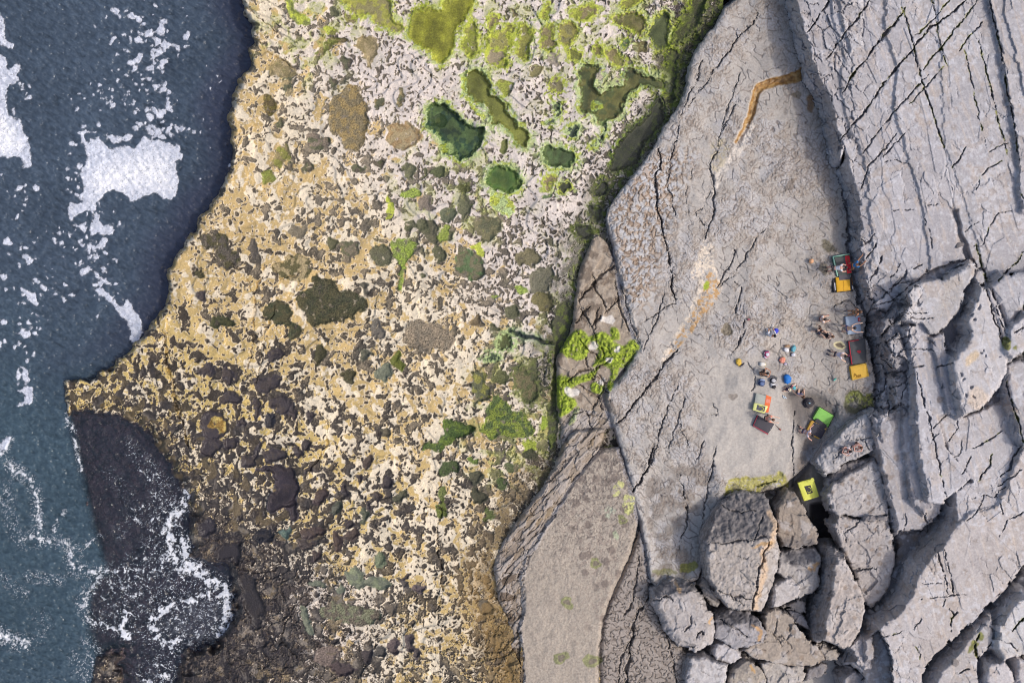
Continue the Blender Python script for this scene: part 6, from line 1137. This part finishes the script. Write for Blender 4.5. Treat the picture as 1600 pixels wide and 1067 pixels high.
person(1303, 419, 0, "bend", "person in a white t shirt bending over the edge of the red striped pad", "pink", (232, 232, 240), (86, 80, 84), "dark", t=(0, .8, .6))
person(1333, 415, 10, "climb", "person in a bright blue t shirt reaching up the wall beside the red stripe", "tan", (44, 132, 206), (70, 66, 70), "dark", hat=None)
person(1334, 488, 0, "stand", "person with brown hair and bare shoulders standing just above the pale blue pad", "tan", (120, 108, 84), (110, 98, 84), "brown", True, sleeves=0, shoes=(206, 208, 220))
person(1325, 513, 4, "reach", "barebacked person in blue shorts with both arms raised over the pale blue pad", "fair", None, (62, 78, 146), "dark", shoes=(196, 172, 166))
person(1283, 499, 10, "sit", "person in a white top and red shorts sitting left of the pale blue pad", "fair", (240, 232, 232), (178, 62, 56), "dark", shoes=(150, 90, 84))
person(1279, 517, -35, "stretch", "person in dark clothes with pale bare legs sitting below the person in red shorts", "fair", (52, 46, 54), (56, 58, 84), "brown", shoes=None)
person(1292, 525, 150, "sit", "person with brown hair in a navy vest sitting nearest the pale ringed hollow", "fair", (40, 38, 52), (52, 50, 64), "brown", True, sleeves=0, shoes=(206, 196, 120))
person(1306, 553, -22, "kneel", "person in a white patterned shirt leaning towards the dark grey pad", "fair", (226, 218, 232), (74, 70, 84), "dark", shoes=(60, 62, 84), t=(0, .5, .86))
person(1189, 584, 20, "hug", "person in a black t shirt sitting above the blue patterned backpack", "tan", (46, 42, 46), (54, 46, 44), "black", shoes=(58, 50, 50))
person(1237, 605, 30, "sit", "child in a pink top and teal sun hat sitting below the round blue bag", "fair", (214, 84, 122), (52, 66, 96), "brown", hat=(92, 186, 196), sc=.68)
person(1229, 608, 185, "sit", "small child in a cream sun hat and purple clothes left of the child in pink", "fair", (84, 66, 104), (74, 60, 92), "fairhair", hat=(236, 224, 190), sc=.62)
person(1249, 617, 80, "sit", "person with long brown hair and a lavender strappy top sitting by the black bag", "fair", (164, 158, 184), (146, 150, 186), "brown", True, sleeves=0, al=((-.6, .3, -.7), (-.5, .4, -.5)))
person(1256, 673, -35, "kneel", "person in a white shirt kneeling at the gold edged pad's left corner", "pink", (226, 218, 230), (88, 84, 110), "dark", al=((-.7, -.3, -.6), (-.8, .3, -.3)))
person(1196, 653, -8, "squat", "person in a salmon top squatting on the charcoal pad with both arms forward", "fair", (232, 152, 132), (70, 62, 66), "brown", z=gz(1194, 660) + .14)
_FB = BLD["grey boulder where the two bare armed people sit"]
person(1325, 701, 200, "hug", "left one of two people on the boulder, in a white top with dark hair", "pink", (232, 218, 222), (120, 92, 84), "dark", F=_FB)
person(1340, 693, 235, "hug", "right one of two people on the boulder, barechested and hugging his knees", "pink", None, (84, 60, 56), "brown", F=_FB)
person(1204, 523, 100, "sit", "person with black hair in a loose white shirt sitting beside the small blue bag", "tan", (240, 240, 244), (226, 226, 232), "black", legs="long", sleeves=1.4)

# ---------------- bags, clothes and small things
def lump(name, rx, ry, rz, m, parent, n=2.6, seed=0, z=0.0, loc=(0, 0), amp=.06):
    bm = bmesh.new(); bmesh.ops.create_uvsphere(bm, u_segments=18, v_segments=12, radius=1)
    for v in bm.verts:
        c = v.co; l = (abs(c.x) ** n + abs(c.y) ** n + abs(c.z) ** n) ** (1 / n); c = c / l
        k = 1 + amp * math.sin(c.x * 5 + seed) * math.cos(c.y * 6 + seed * 2) + amp * .6 * math.sin(c.z * 7 + c.x * 9 + seed)
        v.co = Vector((c.x * rx * k + loc[0], c.y * ry * k + loc[1], (c.z * k + .96) * rz + z))
    return bm_obj(name, bm, m, parent, True)
def ground(px, py): return at(px, py, gz(px, py, 2) - .01)
def backpack(px, py, ang, c, label, L=.5, Wd=.32, pocket=None, lid=None):
    o = empty("backpack", ground(px, py), math.radians(ang), label, "backpack", "bags scattered on the landing"); pc = pocket or tuple(int(v * .8) for v in c)
    lump("bag_body", L / 2, Wd / 2, .12, pm(*c), o, 3, px); lump("pocket", L * .26, Wd * .36, .05, pm(*pc), o, 3, py, .19, (-L * .12, 0)); lump("lid", L * .15, Wd * .42, .06, pm(*(lid or pc)), o, 2.6, px, .12, (L * .38, 0))
    for s_ in (-1, 1): tube("shoulder_strap", [(L * .3, s_ * Wd * .3, .2), (L * .1, s_ * Wd * .56, .16), (-L * .2, s_ * Wd * .58, .08), (-L * .38, s_ * Wd * .34, .06)], .016, pm(*pc), o)
    tube("haul_loop", [(L * .44, -.04, .16), (L * .54, 0, .17), (L * .44, .04, .16)], .01, pm(40, 40, 44), o); return o
def tote(px, py, ang, c, label, L=.36, Wd=.28, hc=None):
    o = empty("tote_bag", ground(px, py), math.radians(ang), label, "bag", "bags scattered on the landing"); lump("bag_body", L / 2, Wd / 2, .10, pm(*c), o, 2.4, px, amp=.12)
    for s_ in (-1, 1): tube("handle", [(L * .3, s_ * .07, .12), (L * .52, s_ * .1, .06), (L * .66, 0, .03), (L * .5, -s_ * .02, .05)], .012, pm(*(hc or c)), o)
    return o
def heap(px, py, ang, cols, label, r=.16):
    o = empty("clothes_heap", ground(px, py), math.radians(ang), label, "clothes", "clothes lying on the landing")
    for i, c in enumerate(cols):
        a = i * 2.2; lump("garment", r * (.9 - .12 * i), r * (.6 + .1 * (i % 2)), .05, pm(*c), o, 2.1, px + i, .045 * i, (math.cos(a) * r * .55, math.sin(a) * r * .55), .2)
    return o
def shoe(px, py, ang, c, sole, label):
    o = empty("shoe", ground(px, py), math.radians(ang), label, "shoe", "pairs of shoes left on the rock"); q = [(-.13, -.035), (.05, -.045), (.13, -.03), (.14, .02), (.06, .05), (-.13, .035)]
    slab("sole", q, 0, .025, pm(*sole), o, .02, .005); lump("upper", .13, .045, .045, pm(*c), o, 2.3, px, .02, (0, 0), .03); lump("heel_collar", .05, .04, .03, pm(*tuple(int(v * .85) for v in c)), o, 2.4, px, .06, (-.07, 0), .02); return o
def bottle(px, py, ang, c, cap, label):
    o = empty("water_bottle", ground(px, py), math.radians(ang), label, "bottle"); z = .045
    tube("bottle_body", [(-.13, 0, z), (-.12, 0, z), (.06, 0, z)], .045, pm(*c, .3), o, 10); tube("shoulder", [(.06, 0, z), (.085, 0, z)], .03, pm(*c, .3), o, 10); tube("cap", [(.085, 0, z), (.125, 0, z)], .024, pm(*cap, .4), o, 8); return o
backpack(1189, 597.5, 80, (58, 74, 112), "blue and navy patterned backpack below the person in black", .5, .42, (96, 116, 160), (150, 170, 206))
backpack(1207.5, 593, 60, (56, 54, 58), "black backpack with white straps between the navy and the blue bags", .5, .4, (196, 196, 200), (90, 90, 94))
heap(1208.5, 602, 10, [(178, 176, 178), (220, 220, 224), (52, 48, 52)], "heap of grey and white clothes with a black shoe below the black backpack", .2)
o = empty("stuff_sack", ground(1229, 592), .2, "round bright blue stuff sack on the open rock", "bag", "bags scattered on the landing"); lump("bag_body", .24, .32, .16, pm(34, 122, 208), o, 2.5, 3, amp=.1); tube("drawcord", [(.05, .25, .2), (.08, .33, .12), (.02, .36, .06)], .014, pm(220, 226, 236), o); tube("side_strap", [(-.18, -.1, .24), (0, -.06, .32), (.18, .0, .24)], .02, pm(70, 150, 226), o)
backpack(1262, 629, 30, (58, 56, 66), "big black backpack with a small pale blue mark beside the green pad", .72, .6, (44, 42, 50)); 
heap(1260.5, 629, 0, [(178, 216, 236)], "tiny pale blue cloth lying on top of the black backpack", .07).location.z += .30
backpack(1197, 552.5, 100, (206, 44, 108), "magenta and white backpack at the left end of the dark cracks", .46, .34, (214, 222, 232), (84, 82, 104))
heap(1195, 558.5, 0, [(232, 206, 222), (206, 196, 220)], "small pale pink cloth just below the magenta backpack", .1)
tote(1227.5, 546.5, -30, (238, 238, 242), "white plastic bag left of the teal bag"); tote(1228.5, 540.5, 5, (182, 144, 108), "small flat brown paper bag above the white plastic bag", .34, .14)
tote(1239, 545, 70, (112, 186, 202), "teal carrier bag standing right of the white plastic bag", .42, .3, (150, 206, 216)); tote(1238.5, 554, 0, (232, 232, 240), "small square white bag under the teal carrier bag", .28, .24)
tote(1221.5, 562.5, 40, (232, 150, 128), "peach and red round bag above a scrap of white cloth", .42, .38, (240, 206, 130)); heap(1225, 569, 20, [(196, 186, 214)], "scrap of lilac white cloth below the peach bag", .12)
tote(1190.5, 569, -5, (240, 238, 232), "white bag with a yellow lining between the magenta and navy backpacks", .42, .28, (226, 210, 120))
tote(1153.5, 565.5, -75, (224, 186, 76), "mustard yellow bag alone on the left side of the landing", .46, .38, (240, 214, 120)); shoe(1160.5, 569, 40, (58, 54, 62), (150, 148, 158), "black shoe beside the mustard bag, the right one"); shoe(1158, 571.5, 30, (110, 106, 122), (170, 168, 178), "grey shoe beside the mustard bag, the lower one")
tote(1211.5, 517, 60, (64, 76, 214), "small royal blue and white bag right of the person in white", .34, .32, (220, 226, 250)); heap(1198.5, 521, 0, [(244, 242, 246)], "white towel spread left of the person in white", .2)
heap(1206, 508.5, 0, [(244, 244, 246)], "tiny scrap of white paper above the person in white", .07); heap(1222, 508.5, 0, [(60, 58, 60)], "tiny black glove alone on the rock above the royal blue bag", .06)
heap(1169, 499.5, 30, [(168, 110, 116), (150, 96, 104)], "small dull pink cloth near the long crack", .09)
shoe(1223.5, 619.5, -60, (206, 222, 236), (236, 240, 244), "pale blue shoe of the pair in the open, the left one"); shoe(1226.5, 620.5, -50, (206, 222, 236), (236, 240, 244), "pale blue shoe of the pair in the open, the right one")
bottle(1304.5, 592.5, 40, (92, 206, 190), (60, 160, 150), "turquoise water bottle lying alone left of the mustard pad"); bottle(1241.5, 601.5, 30, (226, 232, 238), (52, 70, 104), "white and navy bottle between the pink child and the blue sack")
o = empty("chalk_bag", ground(1326, 555), .4, "small crimson chalk bag against the dark grey pad's left edge", "chalk bag"); lump("bag_body", .12, .1, .1, pm(192, 34, 84), o, 2.6, 2); tube("rim", [(.08 * math.cos(t), .07 * math.sin(t), .19) for t in [k * .6283 for k in range(10)]], .018, pm(240, 190, 206), o, 6, True)
o = empty("ball", ground(1266, 408.5), 0, "orange and cream ball alone on the rock left of the red striped pad", "ball"); lump("ball_body", .16, .16, .16, pm(240, 178, 130, .4), o, 2, 0, amp=0); tube("seam", [(.161 * math.cos(t), 0, .155 + .161 * math.sin(t)) for t in [k * .3927 for k in range(16)]], .008, pm(232, 216, 196), o, 5, True)
o = empty("brush", ground(1213, 665), math.radians(-45), "long brown brush pole lying right of the charcoal pad", "brush"); tube("pole", [(-.45, 0, .03), (.3, 0, .03)], .016, pm(120, 96, 80), o); slab("brush_head", [(.28, -.04), (.42, -.04), (.42, .04), (.28, .04)], 0, .06, pm(150, 70, 56), o, .015, .01)
tag(tube("cord", [at(1203.5 + i, 545 - i * .9 + (i % 3) * .8, gz(1203 + i, 545 - i * .9, 2) + .03) for i in range(0, 10)], .014, pm(70, 68, 76), None), "dark cord trailing from the magenta backpack towards the white bag", "cord")
